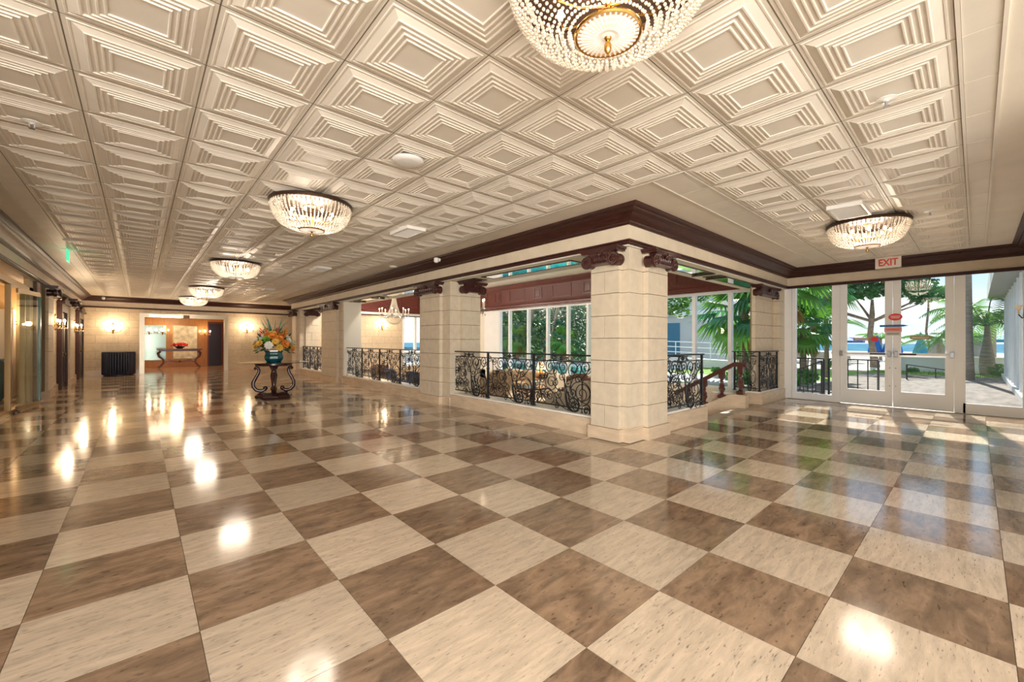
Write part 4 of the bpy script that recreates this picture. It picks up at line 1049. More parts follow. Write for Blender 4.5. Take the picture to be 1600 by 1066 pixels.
def blossom(rad, n=3, m=9):
    q = MB()
    for ring in range(n):
        t = ring/n
        for k in range(m):
            a = 2*pi*(k+.5*ring)/m; el = R(8+62*t); l = rad*(1-.35*t); w = rad*.36
            d = Vector((cos(a)*cos(el), sin(a)*cos(el), sin(el))); s = Vector((-sin(a), cos(a), 0)); up = d.cross(s)*-1
            c0 = Vector((0, 0, 0)); q.add([c0, d*l*.55+s*w-up*.0, d*l, d*l*.55-s*w, d*l*.5+Vector((0, 0, rad*.08))], [(0, 1, 4), (1, 2, 4), (2, 3, 4), (3, 0, 4)])
    return q
bl = blossom(.085)
kinds = ['yellow']*12+['orange']*9+['white']*14+['green']*6+['pink']*4
rng2 = random.Random(3); rng2.shuffle(kinds)
bms = {}
for i, kd in enumerate(kinds):
    a = i*2.39996; v_ = (i+.5)/len(kinds); el = R(-12+88*v_); rad = .37 if v_ < .5 else .34
    if kd not in bms: bms[kd] = bl.mesh('blossom', fm[kd])
    o = inst('blossom', bms[kd], r, (rad*cos(a)*cos(el), rad*sin(a)*cos(el), .12+.30*sin(el)))
    d = Vector((cos(a)*cos(el), sin(a)*cos(el), sin(el)+.2)); o.rotation_euler = d.to_track_quat('Z', 'Y').to_euler(); s_ = rng2.uniform(.9, 1.35); o.scale = (s_, s_, s_)
lf = MB()
for k in range(170):
    a = rng2.uniform(0, 2*pi); el = R(rng2.uniform(-25, 85)); d = Vector((cos(a)*cos(el), sin(a)*cos(el), sin(el))); s = d.orthogonal().normalized(); rr = rng2.uniform(.12, .36)
    c0 = d*rr+Vector((0, 0, .12)); e_ = (d+Vector((rng2.uniform(-.6, .6), rng2.uniform(-.6, .6), rng2.uniform(-.3, .3)))).normalized()
    lf.add([c0, c0+e_*.07+s*.022, c0+e_*.13, c0+e_*.07-s*.022], [(0, 1, 2, 3)])
lf.build('leaves', m_leafd, r, kind='stuff')
for k in range(7):                                       # red spiky lobster claws
    a = k*.9+.3; x, y = .24*cos(a), .24*sin(a); q = MB()
    for j in range(5): q.tube([(x, y, .34+.03*j), (x+.035*cos(a+j*pi), y+.035*sin(a+j*pi), .39+.03*j), (x+.05*cos(a+j*pi), y+.05*sin(a+j*pi), .42+.03*j)], [.010, .012, .001], 5)
    q.tube([(x*.5, y*.5, .1), (x, y, .36)], .005, 4); q.build('red_spike', fm['red' if k % 2 else 'orange'], r)
m_blade = mat('blue_green_blade', (.05, .22, .17), .5)
for k in range(13):                                      # tall blades
    a = rng2.uniform(0, 2*pi); d = rng2.uniform(.03, .14); hgt = rng2.uniform(.62, .86); ln = Vector((cos(a), sin(a), 0))*rng2.uniform(.10, .32)
    q = MB(); n_ = 6; vs = []
    for j in range(n_+1):
        t = j/n_; c0 = Vector((d*cos(a), d*sin(a), .2))+Vector((0, 0, hgt-.2))*t+ln*t*t; w = .014*(1-t)**.6+.001; s = Vector((-.67, .745, 0))
        vs += [c0-s*w, c0+s*w]
    q.add(vs, [(2*j, 2*j+1, 2*j+3, 2*j+2) for j in range(n_)]); q.build('blade', m_blade, r)

# ================================================================== LOUNGE CONTENTS
LZ = -.5
# chandelier with candles
r = empty('candle_chandelier', (6.15, 12.6, 2.05), 0, 'crystal chandelier with candle arms hanging in the lounge', 'chandelier')
MB().tube([(0, 0, .78), (0, 0, 1.55)], .012, 6).build('chain', m_brass, r)
q = MB(); q.lathe([(.03, .80), (.12, .74), (.10, .70), (.02, .66)], 16); 
for k in range(6): a = k*pi/3; q.tube([(0, 0, .70), (.08*cos(a), .08*sin(a), .80), (.15*cos(a), .15*sin(a), .74)], .010, 5)
q.build('crown', m_steel, r, smooth=40)
b = MB()
for k in range(28):
    a = 2*pi*k/28
    for j in range(26):
        t = j/25; rr = .06+.17*t**1.7; z = .68-.62*t; b.octa((rr*cos(a), rr*sin(a), z), .013)
    for j in range(9):
        t = j/8; rr = .27*cos(t*pi/2*.95); z = .04-.24*sin(t*pi/2); b.octa((rr*cos(a), rr*sin(a), z), .015)
b.build('bead_strings', m_crystal, r, kind='stuff')
MB().lathe([(.25, .05), (.275, .045), (.275, .03), (.25, .03)], 28).build('ring', m_steel, r, smooth=40)
for k in range(8):
    a = 2*pi*k/8+.2; c_, s_ = cos(a), sin(a)
    q = MB(); q.tube([(.26*c_, .26*s_, .04), (.34*c_, .34*s_, -.01), (.44*c_, .44*s_, .02), (.46*c_, .46*s_, .09)], .012, 6); q.lathe([(.012, .08), (.045, .10), (.045, .11), (.01, .115)], 10, (.46*c_, .46*s_, 0)); q.build('arm', m_steel, r, smooth=40)
    MB().lathe([(.014, .11), (.014, .26)], 8, (.46*c_, .46*s_, 0)).build('candle', m_candle, r)
    MB().ico((.46*c_, .46*s_, .285), .016, sq=1.7).build('bulb', m_bulb, r)
point('lounge_fill', (6.05, 12.6, 3.42), 90, (1, .90, .78), .12)  # added lounge fill for the chandelier's light, set high above its candles
point('lounge_fill', (6.05, 16.0, 3.42), 90, (1, .92, .82), .12)  # second fill added to brighten the lounge end, no fixture hangs here
# candle sconce on the second pillar
r = empty('candle_sconce', (5.42, 7.32, 2.05), pi/2, 'mahogany backed candle sconce on the side of the second pillar', 'wall sconce')
MB().box(-.06, .06, -.03, 0, -.30, .36, b=.01).lathe([(.04, .36), (.07, .40), (.03, .46), (.01, .50)], 10, (0, -.02, 0)).lathe([(.02, -.42), (.05, -.36), (.05, -.30)], 10, (0, -.03, 0)).build('back_plate', m_cap, r)
MB().tube([(0, -.03, -.18), (0, -.14, -.24), (0, -.2, -.12)], .014, 6).build('bracket', m_cap, r)
for s in (-1, 0, 1):
    yv = -.20 if s else -.27; q = MB(); q.tube([(0, -.2, -.12), (s*.07, yv, -.14), (s*.13, yv, -.06)], .012, 6); q.lathe([(.015, -.07), (.05, -.05), (.05, -.03), (.02, -.02)], 10, (s*.13, yv, 0)); q.build('arm', m_steel, r, smooth=40)
    MB().lathe([(.015, -.03), (.014, .13)], 8, (s*.13, yv, 0)).build('candle', m_candle, r); MB().ico((s*.13, yv, .155), .016, sq=1.7).build('bulb', m_bulb, r)
q = MB()
for k in range(10): a = 2*pi*k/10; q.octa((.12*cos(a), -.22+.07*sin(a), -.17), .014, sq=2)
q.build('crystal_drops', m_crystal, r, kind='stuff')
# furniture
def fabric(name, c, con=.3, s=14): return mat(name, c, .85, noise=(s, con, (1, 1, 1)))
m_tanf = fabric('tan_fabric', (.46, .34, .22)); m_flor = fabric('blue_patterned_fabric', (.12, .15, .28), .8, 30); m_brn = mat('brown_leather', (.22, .125, .08), .5); m_cream = fabric('cream_fabric', (.68, .60, .48), .1); m_legw = mat('dark_leg_wood', (.05, .022, .015), .35)
def armchair(x, y, rz, m, label, grp=None):
    r = empty('armchair', (x, y, LZ), rz, label, 'armchair', grp)
    for sx in (-1, 1):
        for sy in (-1, 1): MB().lathe([(.016, 0), (.028, .08), (.032, .18)], 8, (sx*.29, sy*.28, 0)).build('leg', m_legw, r)
    MB().box(-.36, .36, -.34, .36, .17, .30, b=.03).build('seat_frame', m, r)
    MB().box(-.28, .28, -.36, .24, .30, .44, b=.05).build('seat_cushion', m, r, smooth=40)
    b = MB(); n = 8; vs = []
    for k in range(n+1):                                   # curved back
        a = pi*k/n; X_, Y_ = .36*cos(a), .14+.24*sin(a); X2, Y2 = .27*cos(a), .14+.15*sin(a); h = .86+.10*sin(a)
        vs += [(X_, Y_, .28), (X_*1.04, Y_*1.04, h), (X2, Y2, h), (X2, Y2, .28)]
    fs = [(3, 2, 1, 0), (4*n, 4*n+1, 4*n+2, 4*n+3)]
    for k in range(n):
        for c in range(4): d = (c+1) % 4; fs.append((4*k+c, 4*k+d, 4*k+4+d, 4*k+4+c))
    b.add(vs, fs); b.build('backrest', m, r, smooth=40)
    for s in (-1, 1): MB().box(s*.28, s*.37, -.32, .16, .28, .60, b=.03).build('arm', m, r, smooth=40)
    return r
def round_tab(x, y, rad, h, m, label):
    r = empty('round_table', (x, y, LZ), 0, label, 'table')
    MB().lathe([(rad*.98, h-.04), (rad, h-.03), (rad, h-.005), (rad*.97, h)], 28).build('table_top', m, r)
    MB().lathe([(rad*.5, 0), (rad*.5, .03), (rad*.15, .06), (.05, .12), (.07, h*.5), (.04, h*.7), (.10, h-.04)], 18).build('pedestal', m_legw, r, smooth=40)
    return r
tag(MB().box(5.6, 8.3, 4.6, 7.4, LZ, LZ+.012).build('rug', mat('blue_white_rug', (.42, .52, .60), .9, noise=(3, .7, (1, 1, 1)))), 'blue and white rug on the lounge floor nearest the corner pillar', 'rug')
tag(MB().box(5.5, 8.6, 9.0, 14.0, LZ, LZ+.012).build('rug', mat('teal_grey_rug', (.25, .33, .38), .9, noise=(3, .7, (1, 1, 1)))), 'blue grey rug on the lounge floor beyond the second railing', 'rug')
armchair(6.3, 8.2, R(110), m_tanf, 'tan upholstered armchair behind the nearest railing, left of the brown tub chairs')
armchair(7.6, 9.1, R(-60), m_tanf, 'tan armchair behind the nearest railing, beyond the mahogany table')
armchair(7.3, 6.35, R(200), m_cream, 'pale armchair on the blue and white rug, nearer to the second pillar')
armchair(8.4, 6.9, R(-80), m_brn, 'brown leather tub chair beside the lounge windows')
armchair(9.0, 8.6, R(-120), m_cream, 'cream armchair near the lounge windows')
armchair(7.2, 5.2, R(20), m_cream, 'cream armchair on the blue and white rug, nearest the stair')
armchair(6.0, 10.6, R(100), m_flor, 'dark blue patterned armchair beyond the second railing, first in the row')
armchair(6.1, 12.2, R(80), m_flor, 'dark blue patterned armchair under the candle chandelier')
armchair(7.4, 11.2, R(-90), m_tanf, 'tan armchair facing the patterned ones under the chandelier')
armchair(6.5, 14.2, R(10), m_brn, 'brown tub chair near the lounge end wall')
armchair(7.9, 13.4, R(-90), m_brn, 'brown leather tub chair beyond the chandelier')
# black grand style chair pair right of the corner pillar
armchair(6.35, 4.25, R(160), m_legw, 'near black carved armchair behind the railing right of the corner pillar')
armchair(7.6, 3.95+.6, R(200), m_flor, 'patterned armchair beside the foot of the stair')
round_tab(7.6, 7.7, .45, .62, m_bal, 'round mahogany table among the lounge chairs')
round_tab(8.9, 5.6, .50, .70, mat('pale_table', (.72, .62, .5), .3), 'round pale table near the lounge windows')
round_tab(6.9, 12.0, .42, .6, m_bal, 'round dark table under the candle chandelier')
r = empty('sofa', (9.7, 10.6, LZ), R(-90), 'long tan sofa along the lounge windows', 'sofa')
MB().box(-1.0, 1.0, -.42, .42, .12, .32, b=.04).build('base', m_tanf, r, smooth=40)
for s in (-1, 1): MB().box(min(s*.02, s*.86), max(s*.02, s*.86), -.40, .22, .32, .46, b=.05).build('seat_cushion', m_tanf, r, smooth=40); MB().box(min(s*.02, s*.86), max(s*.02, s*.86), .18, .36, .40, .82, b=.06).build('back_cushion', m_tanf, r, smooth=40); MB().box(min(s*.86, s*1.04), max(s*.86, s*1.04), -.42, .42, .12, .62, b=.05).build('arm', m_tanf, r, smooth=40)
MB().box(-1.0, 1.0, .30, .44, .3, .80, b=.04).build('backrest', m_tanf, r, smooth=40)
for sx in (-.9, .9):
    for sy in (-.34, .34): MB().box(sx-.03, sx+.03, sy-.03, sy+.03, 0, .12).build('leg', m_legw, r)
# red planter arrangement
r = empty('potted_plant', (6.1, 9.25, LZ), 0, 'dark planter full of deep red foliage behind the second railing', 'plant')
MB().lathe([(.22, 0), (.26, .05), (.30, .55), (.33, .60), (.33, .66), (.29, .66)], 20).build('pot', m_navy, r, smooth=40)
q = MB()
for k in range(420):
    a = rng.uniform(0, 2*pi); el = R(rng.uniform(0, 88)); d = Vector((cos(a)*cos(el), sin(a)*cos(el), sin(el))); c0 = Vector((0, 0, .72))+d*rng.uniform(.2, .48)*Vector((1, 1, 1)).length/1.73
    e_ = (d+Vector((rng.uniform(-.7, .7), rng.uniform(-.7, .7), rng.uniform(-.5, .5)))).normalized(); s = e_.orthogonal().normalized()
    q.add([c0, c0+e_*.08+s*.035, c0+e_*.16, c0+e_*.08-s*.035], [(0, 1, 2, 3)])
q.build('foliage', mat('deep_red_leaves', (.16, .015, .02), .5, noise=(8, .5, (1, 1, 1))), r, kind='stuff')
# small gilt objects at the corner rail
r = empty('table_lamp', (9.9, 9.6, LZ), 0, 'small lit table lamp by the lounge windows', 'lamp')
MB().lathe([(.22, 0), (.22, .02), (.03, .04), (.03, .60), (.20, .62), (.20, .64)], 16).build('side_table', m_legw, r)
MB().lathe([(.07, .64), (.09, .72), (.03, .82), (.02, .90)], 12).build('base', m_brass, r, smooth=40)
MB().lathe([(.16, .88), (.10, 1.12), (.09, 1.12), (.15, .88)], 16).build('shade', mat('lamp_shade', (.85, .62, .40), .6, emit=(1, .6, .3), estr=.8), r)
# sconce seen through the right window edge
r = empty('candle_sconce', (XD-.02, -.57, 1.80), R(-90), 'white and dark candle sconce at the right edge by the door wall', 'wall sconce')
MB().lathe([(.02, -.10), (.045, -.05), (.03, .05), (.01, .10)], 10, (0, -.03, 0)).build('back_plate', m_steel, r, smooth=40)
for s in (-1, 1):
    MB().tube([(0, -.04, -.05), (s*.05, -.1, -.09), (s*.09, -.12, -.03)], .010, 6).build('arm', m_vent, r); MB().lathe([(.012, -.03), (.012, .06)], 8, (s*.09, -.12, 0)).build('candle', m_candle, r); MB().lathe([(.03, .05), (.045, .13), (.043, .13), (.028, .05)], 10, (s*.09, -.12, 0)).build('shade', m_crystal, r)
# ================================================================== OUTSIDE
m_pave = mat('grey_paving', (.19, .16, .14), .85, spec=.2, noise=(2.2, .35, (.6, 2.4, 1)), bump=.3)
m_grass = mat('lawn_grass', (.17, .30, .05), .9, spec=.2, noise=(3, .35, (1, 1, 1)))
m_sand = mat('beach_sand', (.62, .55, .45), .9, spec=.2, noise=(.6, .08, (1, 1, 1)))
m_sea = mat('sea_water', (.08, .20, .28), 1.0, spec=0, noise=(.05, .3, (1, 6, 1)))
m_pool = mat('pool_water', (.03, .33, .33), .06, noise=(1.2, .25, (1, 1, 1)))
m_wwall = mat('white_rendered_wall', (.66, .66, .65), .7)
m_bark = mat('grey_bark', (.20, .15, .11), .85, noise=(7, .4, (1, 1, 1)), bump=.3)
m_palmb = mat('palm_bark', (.26, .21, .16), .85, noise=(3, .3, (1, 1, 8)), bump=.3)
def leafm(name, c):
    m = mat(name, c, .5, spec=.4, noise=(1.6, .45, (1, 1, 1))); n = m.node_tree; b = n.nodes['Principled BSDF']
    t = n.nodes.new('ShaderNodeBsdfTranslucent'); t.inputs[0].default_value = (c[0]*1.6, c[1]*1.5, c[2]*.8, 1); x = n.nodes.new('ShaderNodeMixShader'); x.inputs[0].default_value = .35
    n.links.new(b.outputs[0], x.inputs[1]); n.links.new(t.outputs[0], x.inputs[2]); n.links.new(x.outputs[0], n.nodes['Material Output'].inputs[0]); return m
m_lf1 = leafm('leaf_green', (.075, .22, .045)); m_lf2 = leafm('leaf_deep_green', (.03, .13, .06)); m_lf3 = leafm('palm_green', (.10, .27, .05)); m_lf4 = leafm('palm_blue_green', (.05, .20, .12)); m_dead = leafm('dry_palm_leaf', (.34, .22, .08))

st(MB().box(XD+.14, 27, -14, 3.4, -.40, -.05).build('plaza_paving', m_pave), 'grey paved plaza outside the doors')
st(MB().box(XD+.14, 12.3, -1, 3.4, -.05, -.02).build('door_sill', m_wwall), 'pale sill slab outside the doors')
st(MB().box(27, 90, -60, 60, -.7, -.12).build('beach', m_sand), 'pale sand beyond the plaza')
st(MB().box(90, 1500, -900, 900, -3, -1.2).build('sea', m_sea), 'blue sea to the horizon')
st(MB().box(-70, 27, -80, 90, -1.4, -.78).build('ground', m_sand), 'pale ground around the building')
st(MB().box(XD+.16, 27, 3.41, 10.4, -.78, -.16).build('lawn', m_grass), 'bright green lawn outside the right lounge windows')
st(MB().box(14.5, 18.5, 3.42, 10.4, -.2, -.13).build('driveway', mat('asphalt', (.32, .33, .34), .8)), 'grey path across the lawn')
g_ = MB()
for k in range(2600):
    x = rng.uniform(24.3, 26.6); y = rng.uniform(-7, 3.3); h = rng.uniform(.04, .12); g_.add([(x, y, -.05), (x+.02, y+.02, -.05), (x+rng.uniform(-.04, .04), y+rng.uniform(-.04, .04), -.05+h)], [(0, 1, 2)])
tag(g_.build('grass', m_grass), 'strip of grass in front of the low white wall', 'grass', kind='stuff')
st(MB().box(24.2, 26.7, -7, 3.38, -.06, -.045).build('lawn', m_grass), 'narrow green lawn strip along the plaza')
tag(MB().box(26.8, 27.05, -9, 2.9, -.10, .62).box(26.76, 27.09, -9, 2.9, .62, .68).build('low_wall', m_wwall), 'low white wall between plaza and beach', 'wall')
# pool terrace
st(MB().box(XD+.16, 27, 10.41, 30, -.78, -.34).box(XD+.16, 13.2, 10.41, 30, -.34, -.05).build('pool_terrace', m_wwall), 'pale terrace round the swimming pool')
tag(MB().box(13.3, 19.5, 10.6, 27, -.34, -.15).build('swimming_pool_water', m_pool), 'turquoise swimming pool seen through the lounge windows', 'pool')
tag(MB().box(19.5, 19.9, 10.5, 27.2, -.34, -.08).build('pool_coping', m_wwall), 'white coping along the far edge of the pool', 'coping')

def leaves(m, cen, rad, n, size, seed, flat=.8):
    r_ = random.Random(seed)
    for _ in range(n):
        while True:
            p = Vector((r_.uniform(-1, 1), r_.uniform(-1, 1), r_.uniform(-1, 1)))
            if .25 < p.length < 1: break
        p = Vector(cen)+Vector((p.x*rad[0], p.y*rad[1], p.z*rad[2])); d = Vector((r_.uniform(-1, 1), r_.uniform(-1, 1), r_.uniform(-.6, .6))).normalized(); s = d.orthogonal().normalized(); s = (s+Vector((r_.uniform(-.4, .4), r_.uniform(-.4, .4), 0))).normalized(); z = size*r_.uniform(.7, 1.3)
        m.add([p-d*z*.5, p+s*z*.36, p+d*z*.5, p-s*z*.36], [(0, 1, 2, 3)])
def tree(x, y, h0, blobs, label, mt, leaf=.24, dens=1.0, tr=.22, seed=1, branches=(), group=None):
    r = empty('broadleaf_tree', (x, y, -.12), 0, label, 'tree', group); r_ = random.Random(seed)
    MB().tube([(0, -.12, 0), (.04, -.04, h0*.3), (.0, .10, h0*.6), (-.06, 0, h0), (-.02, 0, h0*1.3)], [tr*1.5, tr, tr*.85, tr*.8, tr*.4], 10).build('trunk', m_bark, r, smooth=60)
    for bx_ in branches: MB().tube([(0, 0, h0*.88), tuple(Vector((0, 0, h0*.9))*.5+Vector(bx_)*.5), tuple(bx_)], [tr*.5, tr*.35, tr*.15], 7).build('branch', m_bark, r, smooth=60)
    q = MB()
    for i, (cx_, cy_, cz_, rx, rz_) in enumerate(blobs): leaves(q, (cx_, cy_, cz_), (rx, rx, rz_), int(170*rx*rx*rz_**.5*dens/ (leaf/.24)**2)+20, leaf, seed*31+i)
    q.build('foliage', mt, r, kind='stuff')
    return r
# sea grape tree straight out of the doors
tree(31.5, 4.0, 3.0, [(0, .4, 4.7, 1.9, .75), (.3, 1.9, 4.4, 1.6, .7), (0, -1.4, 4.6, 1.3, .7), (0, 3.4, 4.5, 1.4, .7), (0, 0, 5.7, 2.6, .9), (0, -2.2, 5.9, 1.2, .5), (.2, 2.8, 5.8, 2.0, .9), (0, -2.5, 4.0, .55, .4), (0, -1.9, 3.75, .4, .3)],
     'large spreading sea grape tree with a dark curved trunk behind the left door', m_lf2, .26, 2.9, .16, 5, branches=[(0, 2.6, 3.6), (0, -1.9, 3.5), (.2, .9, 4.2), (-.1, -2.5, 4.1), (0, 3.4, 4.1)])
tree(36, 1.95, 3.5, [(0, .1, 4.45, 1.0, .6), (0, -.8, 4.4, .75, .45), (0, 1.0, 4.9, .9, .5)], 'slim straight tree with a bright round crown behind the right door', m_lf1, .26, 2.4, .07, 8)
# hedge and dark trees beyond the pool
for i, (x, y, s) in enumerate([(21.5, 16.6, 1.0), (22, 18.6, 1.15), (21.6, 20.6, 1.1), (22.2, 22.8, 1.2), (22, 25.2, 1.2), (23, 27.8, 1.3), (24.5, 19.6, 1.4), (24.8, 24.4, 1.5)]):
    tree(x, y, 1.6*s, [(0, 0, 1.2*s, 1.5*s, 1.1*s), (0, .6, 2.6*s, 1.5*s, 1.0*s), (0, -.5, 3.9*s, 1.4*s, 1.0*s), (0, .2, 5.0*s, 1.0*s, .8*s)], ['dense dark green tree beyond the pool, ', ][0]+['rightmost', 'second from the right', 'third from the right', 'left of the leaning palms', 'second from the left', 'leftmost', 'tall one behind the rightmost', 'tall one behind the middle'][i], [m_lf2, m_lf4, m_lf2, m_lf1][i % 4], .30, .95, .14, 20+i, group='dark trees beyond the pool')
# trees and lawn plants outside the right lounge windows
tree(21.5, 12.6, 2.6, [(0, -1.2, 3.7, 1.3, .7), (-.3, -2.6, 3.9, 1.2, .6), (0, -3.7, 4.2, 1.0, .5), (0, .5, 4.0, 1.5, .8), (0, -1.6, 4.8, 2.2, .6), (0, -2.0, 3.1, .6, .35)], 'leafy tree over the lawn outside the right lounge windows', m_lf1, .24, 1.3, .16, 9, branches=[(0, -2.2, 3.4), (0, -3.4, 3.9)])

def fan_leaf(mb, org, dr, L_, n=14, m2=None, droop=.25, spread=150):
    """palmate leaf: a stalk and a fan of folded blades"""
    dr = dr.normalized(); side = dr.cross(Vector((0, 0, 1)))
    if side.length < .05: side = Vector((1, 0, 0))
    side.normalize(); up = side.cross(dr)
    hub = org+dr*L_*.45; hub.z -= L_*.05
    mb.add([org+side*.012, org-side*.012, hub-side*.008, hub+side*.008], [(0, 1, 2, 3)])
    for k in range(n):
        a = R(-spread/2+spread*k/(n-1)); d = (dr*cos(a)+side*sin(a)); l = L_*(.62-.16*abs(a)); s = (side*cos(a)-dr*sin(a))
        mid = hub+d*l*.6+up*.02; tip = hub+d*l; tip.z -= droop*L_*.5; mid.z -= droop*L_*.10
        w = l*.075
        mb.add([hub, mid+s*w, tip, mid-s*w], [(0, 1, 2, 3)])
def feather_leaf(mb, org, az, L_, rise, droop, n=20, ll=.42):
    pts = []
    for k in range(n+1):
        t = k/n; pts.append(org+Vector((cos(az)*L_*t, sin(az)*L_*t, rise*t-droop*t*t)))
    side = Vector((-sin(az), cos(az), 0))
    mb.tube(pts[::3], [.03*(1-k/len(pts[::3]))+.006 for k in range(len(pts[::3]))], 4)
    for k in range(2, n+1):
        t = k/n; l = ll*(sin(pi*min(1, t*.85+.12)))+.06; tg = (pts[k]-pts[k-1]).normalized()
        for s in (-1, 1):
            d = (side*s*.8+tg*.6+Vector((0, 0, -.25))).normalized(); b0 = pts[k]; mid = b0+d*l*.5+Vector((0, 0, .02)); tip = b0+d*l+Vector((0, 0, -l*.25)); w = tg*.036
            mb.add([b0, mid+w, tip, mid-w], [(0, 1, 2, 3)])
def fan_palm(x, y, h, label, nl=26, L_=1.25, tr=.11, seed=1, z0=-.12, m_=None, group='fan palms outside'):
    r = empty('fan_palm', (x, y, z0), 0, label, 'palm', group); r_ = random.Random(seed)
    MB().tube([(0, 0, 0), (.03, 0, h*.35), (-.02, .02, h*.7), (0, 0, h)], [tr*1.3, tr, tr, tr*1.2], 10).build('trunk', m_palmb, r, smooth=60)
    for k in range(nl):
        t = k/nl; az = k*2.39996; el = R(78-115*t); d = Vector((cos(az)*cos(el), sin(az)*cos(el), sin(el))); q = MB()
        fan_leaf(q, Vector((0, 0, h)), d, L_*r_.uniform(.85, 1.15), droop=.15+.5*t)
        q.build('frond', (m_ or m_lf3) if k % 3 else m_lf4, r)
    q = MB()
    for k in range(26):
        az = r_.uniform(0, 2*pi); d = Vector((cos(az)*.5, sin(az)*.5, -1)).normalized(); fan_leaf(q, Vector((0, 0, h-.05)), d, L_*r_.uniform(.5, .85), n=7, droop=.1, spread=60)
    q.build('dry_skirt', m_dead, r, kind='stuff')
    return r
fan_palm(17.2, 4.0, 1.9, 'fan palm behind the left side window, nearest the jamb', seed=1, L_=1.15, tr=.09)
fan_palm(19.2, 4.15, 2.2, 'fan palm behind the left side window, middle one', seed=2, L_=1.1, tr=.09)
fan_palm(20.5, 4.0, 3.4, 'tall thin fan palm behind the left side window, at its right', seed=3, L_=1.15, tr=.08)
fan_palm(16.4, 5.65, 2.6, 'big fan palm outside the right lounge windows, its crown filling the top', seed=4, L_=1.8, tr=.15, nl=40)
fan_palm(15.6, 4.3, 3.5, 'fan palm between the lounge windows and the left side window', seed=5, L_=1.8, tr=.10, nl=30)
fan_palm(20.5, 6.9, 1.6, 'small fan palm on the lawn behind the big one', seed=6, L_=1.2)
fan_palm(20.3, 17.6, 1.5, 'fan palm at the far edge of the pool', seed=7, L_=1.3)
fan_palm(20.4, 22.2, 1.6, 'fan palm at the left of the pool among dark trees', seed=8, L_=1.4)
def feather_palm(x, y, h, label, nl=14, L_=2.2, tr=(.2, .2, .15, .1), seed=1, lean=(0, 0), z0=-.12, rise=1.2, droop=2.0, mt=None, ll=.42):
    r = empty('feather_palm', (x, y, z0), 0, label, 'palm', 'feather palms outside'); r_ = random.Random(seed)
    n = len(tr); MB().tube([(lean[0]*(k/(n-1))**1.5, lean[1]*(k/(n-1))**1.5, h*k/(n-1)) for k in range(n)], list(tr), 12).build('trunk', m_palmb, r, smooth=60)
    for k in range(nl):
        q = MB(); feather_leaf(q, Vector((lean[0], lean[1], h)), k*2.39996+r_.uniform(-.2, .2), L_*r_.uniform(.8, 1.1), rise*r_.uniform(.4, 1.3), droop*r_.uniform(.7, 1.2), ll=ll); q.build('frond', mt or m_lf3, r)
    return r
feather_palm(26.0, -.30, 2.1, 'bottle palm with a swollen trunk behind the right side window', 24, 2.0, (.20, .24, .22, .15, .10, .08), 1, rise=2.3, droop=2.6, ll=.62)
feather_palm(22.6, .17, 8.5, 'tall palm with a thin bare trunk crossing the right side window', 14, 2.4, (.15, .11, .10, .10, .09, .09, .09), 2, lean=(0, .1), z0=-.05)
feather_palm(33, 1.35, 1.6, 'low spreading palm behind the right door, left one', 14, 1.9, (.14, .12, .12), 3, rise=.9, droop=1.0)
feather_palm(36, .5, 1.7, 'low spreading palm behind the right door, right one', 14, 1.7, (.14, .12, .12), 4, rise=.9, droop=1.0)
feather_palm(40, .9, 3.4, 'far palm beside the right stile of the right door', 12, 1.6, (.12, .10, .10), 5, rise=1, droop=1.2)
feather_palm(45, 5.2, 1.7, 'little far palm behind the left door', 12, 1.5, (.12, .10, .10), 6, rise=1.3, droop=1.2)
feather_palm(40, 7.1, 3.0, 'far palm left of the sea grape tree', 12, 2.0, (.12, .10, .10), 7, rise=1, droop=1.5)
feather_palm(31, -.55, 2.6, 'palm behind the bottle palm', 14, 2.1, (.13, .11, .11), 8, rise=1.4, droop=1.6)
feather_palm(20.6, 21.4, 6.0, 'leaning coconut palm beyond the pool, left one', 14, 2.0, (.14, .11, .10, .09), 9, lean=(0, -1.3))
feather_palm(20.8, 19.4, 6.2, 'leaning coconut palm beyond the pool, right one', 14, 2.0, (.14, .11, .10, .09), 10, lean=(0, -1.6))

# shrubs by the wall and lawn
def shrub(x, y, s, label, n, seed, mt=m_lf1):
    q = MB(); leaves(q, (0, 0, s*.6), (s, s, s*.6), n, .14, seed); o = q.build('shrub', mt, loc=(x, y, -.08)); tag(o, label, 'shrub', 'low shrubs outside'); return o
shrub(25.2, -.75, .45, 'yellow green shrub at the foot of the bottle palm', 260, 1)
shrub(25.4, -1.5, .35, 'small shrub right of the bottle palm', 200, 2)
shrub(25.8, 1.9, .22, 'tiny plant before the low white wall', 90, 3)
shrub(27.5, 5.0, .35, 'small shrub left of the sea grape trunk', 160, 4)
for k, (x, y) in enumerate([(13.5, 4.1), (14.6, 3.8), (13.2, 3.75), (15.9, 3.7), (14.0, 4.9)]): shrub(x, y, .42, 'leafy shrub behind the black railing, ' + ['second from the left', 'middle', 'nearest the glass', 'rightmost', 'farthest left'][k], 240, 10+k)
for k, y in enumerate((5.5, 6.6, 7.7)): shrub(19.0, y, .22, 'small shrub along the white ramp, ' + ['right', 'middle', 'left'][k], 90, 20+k)

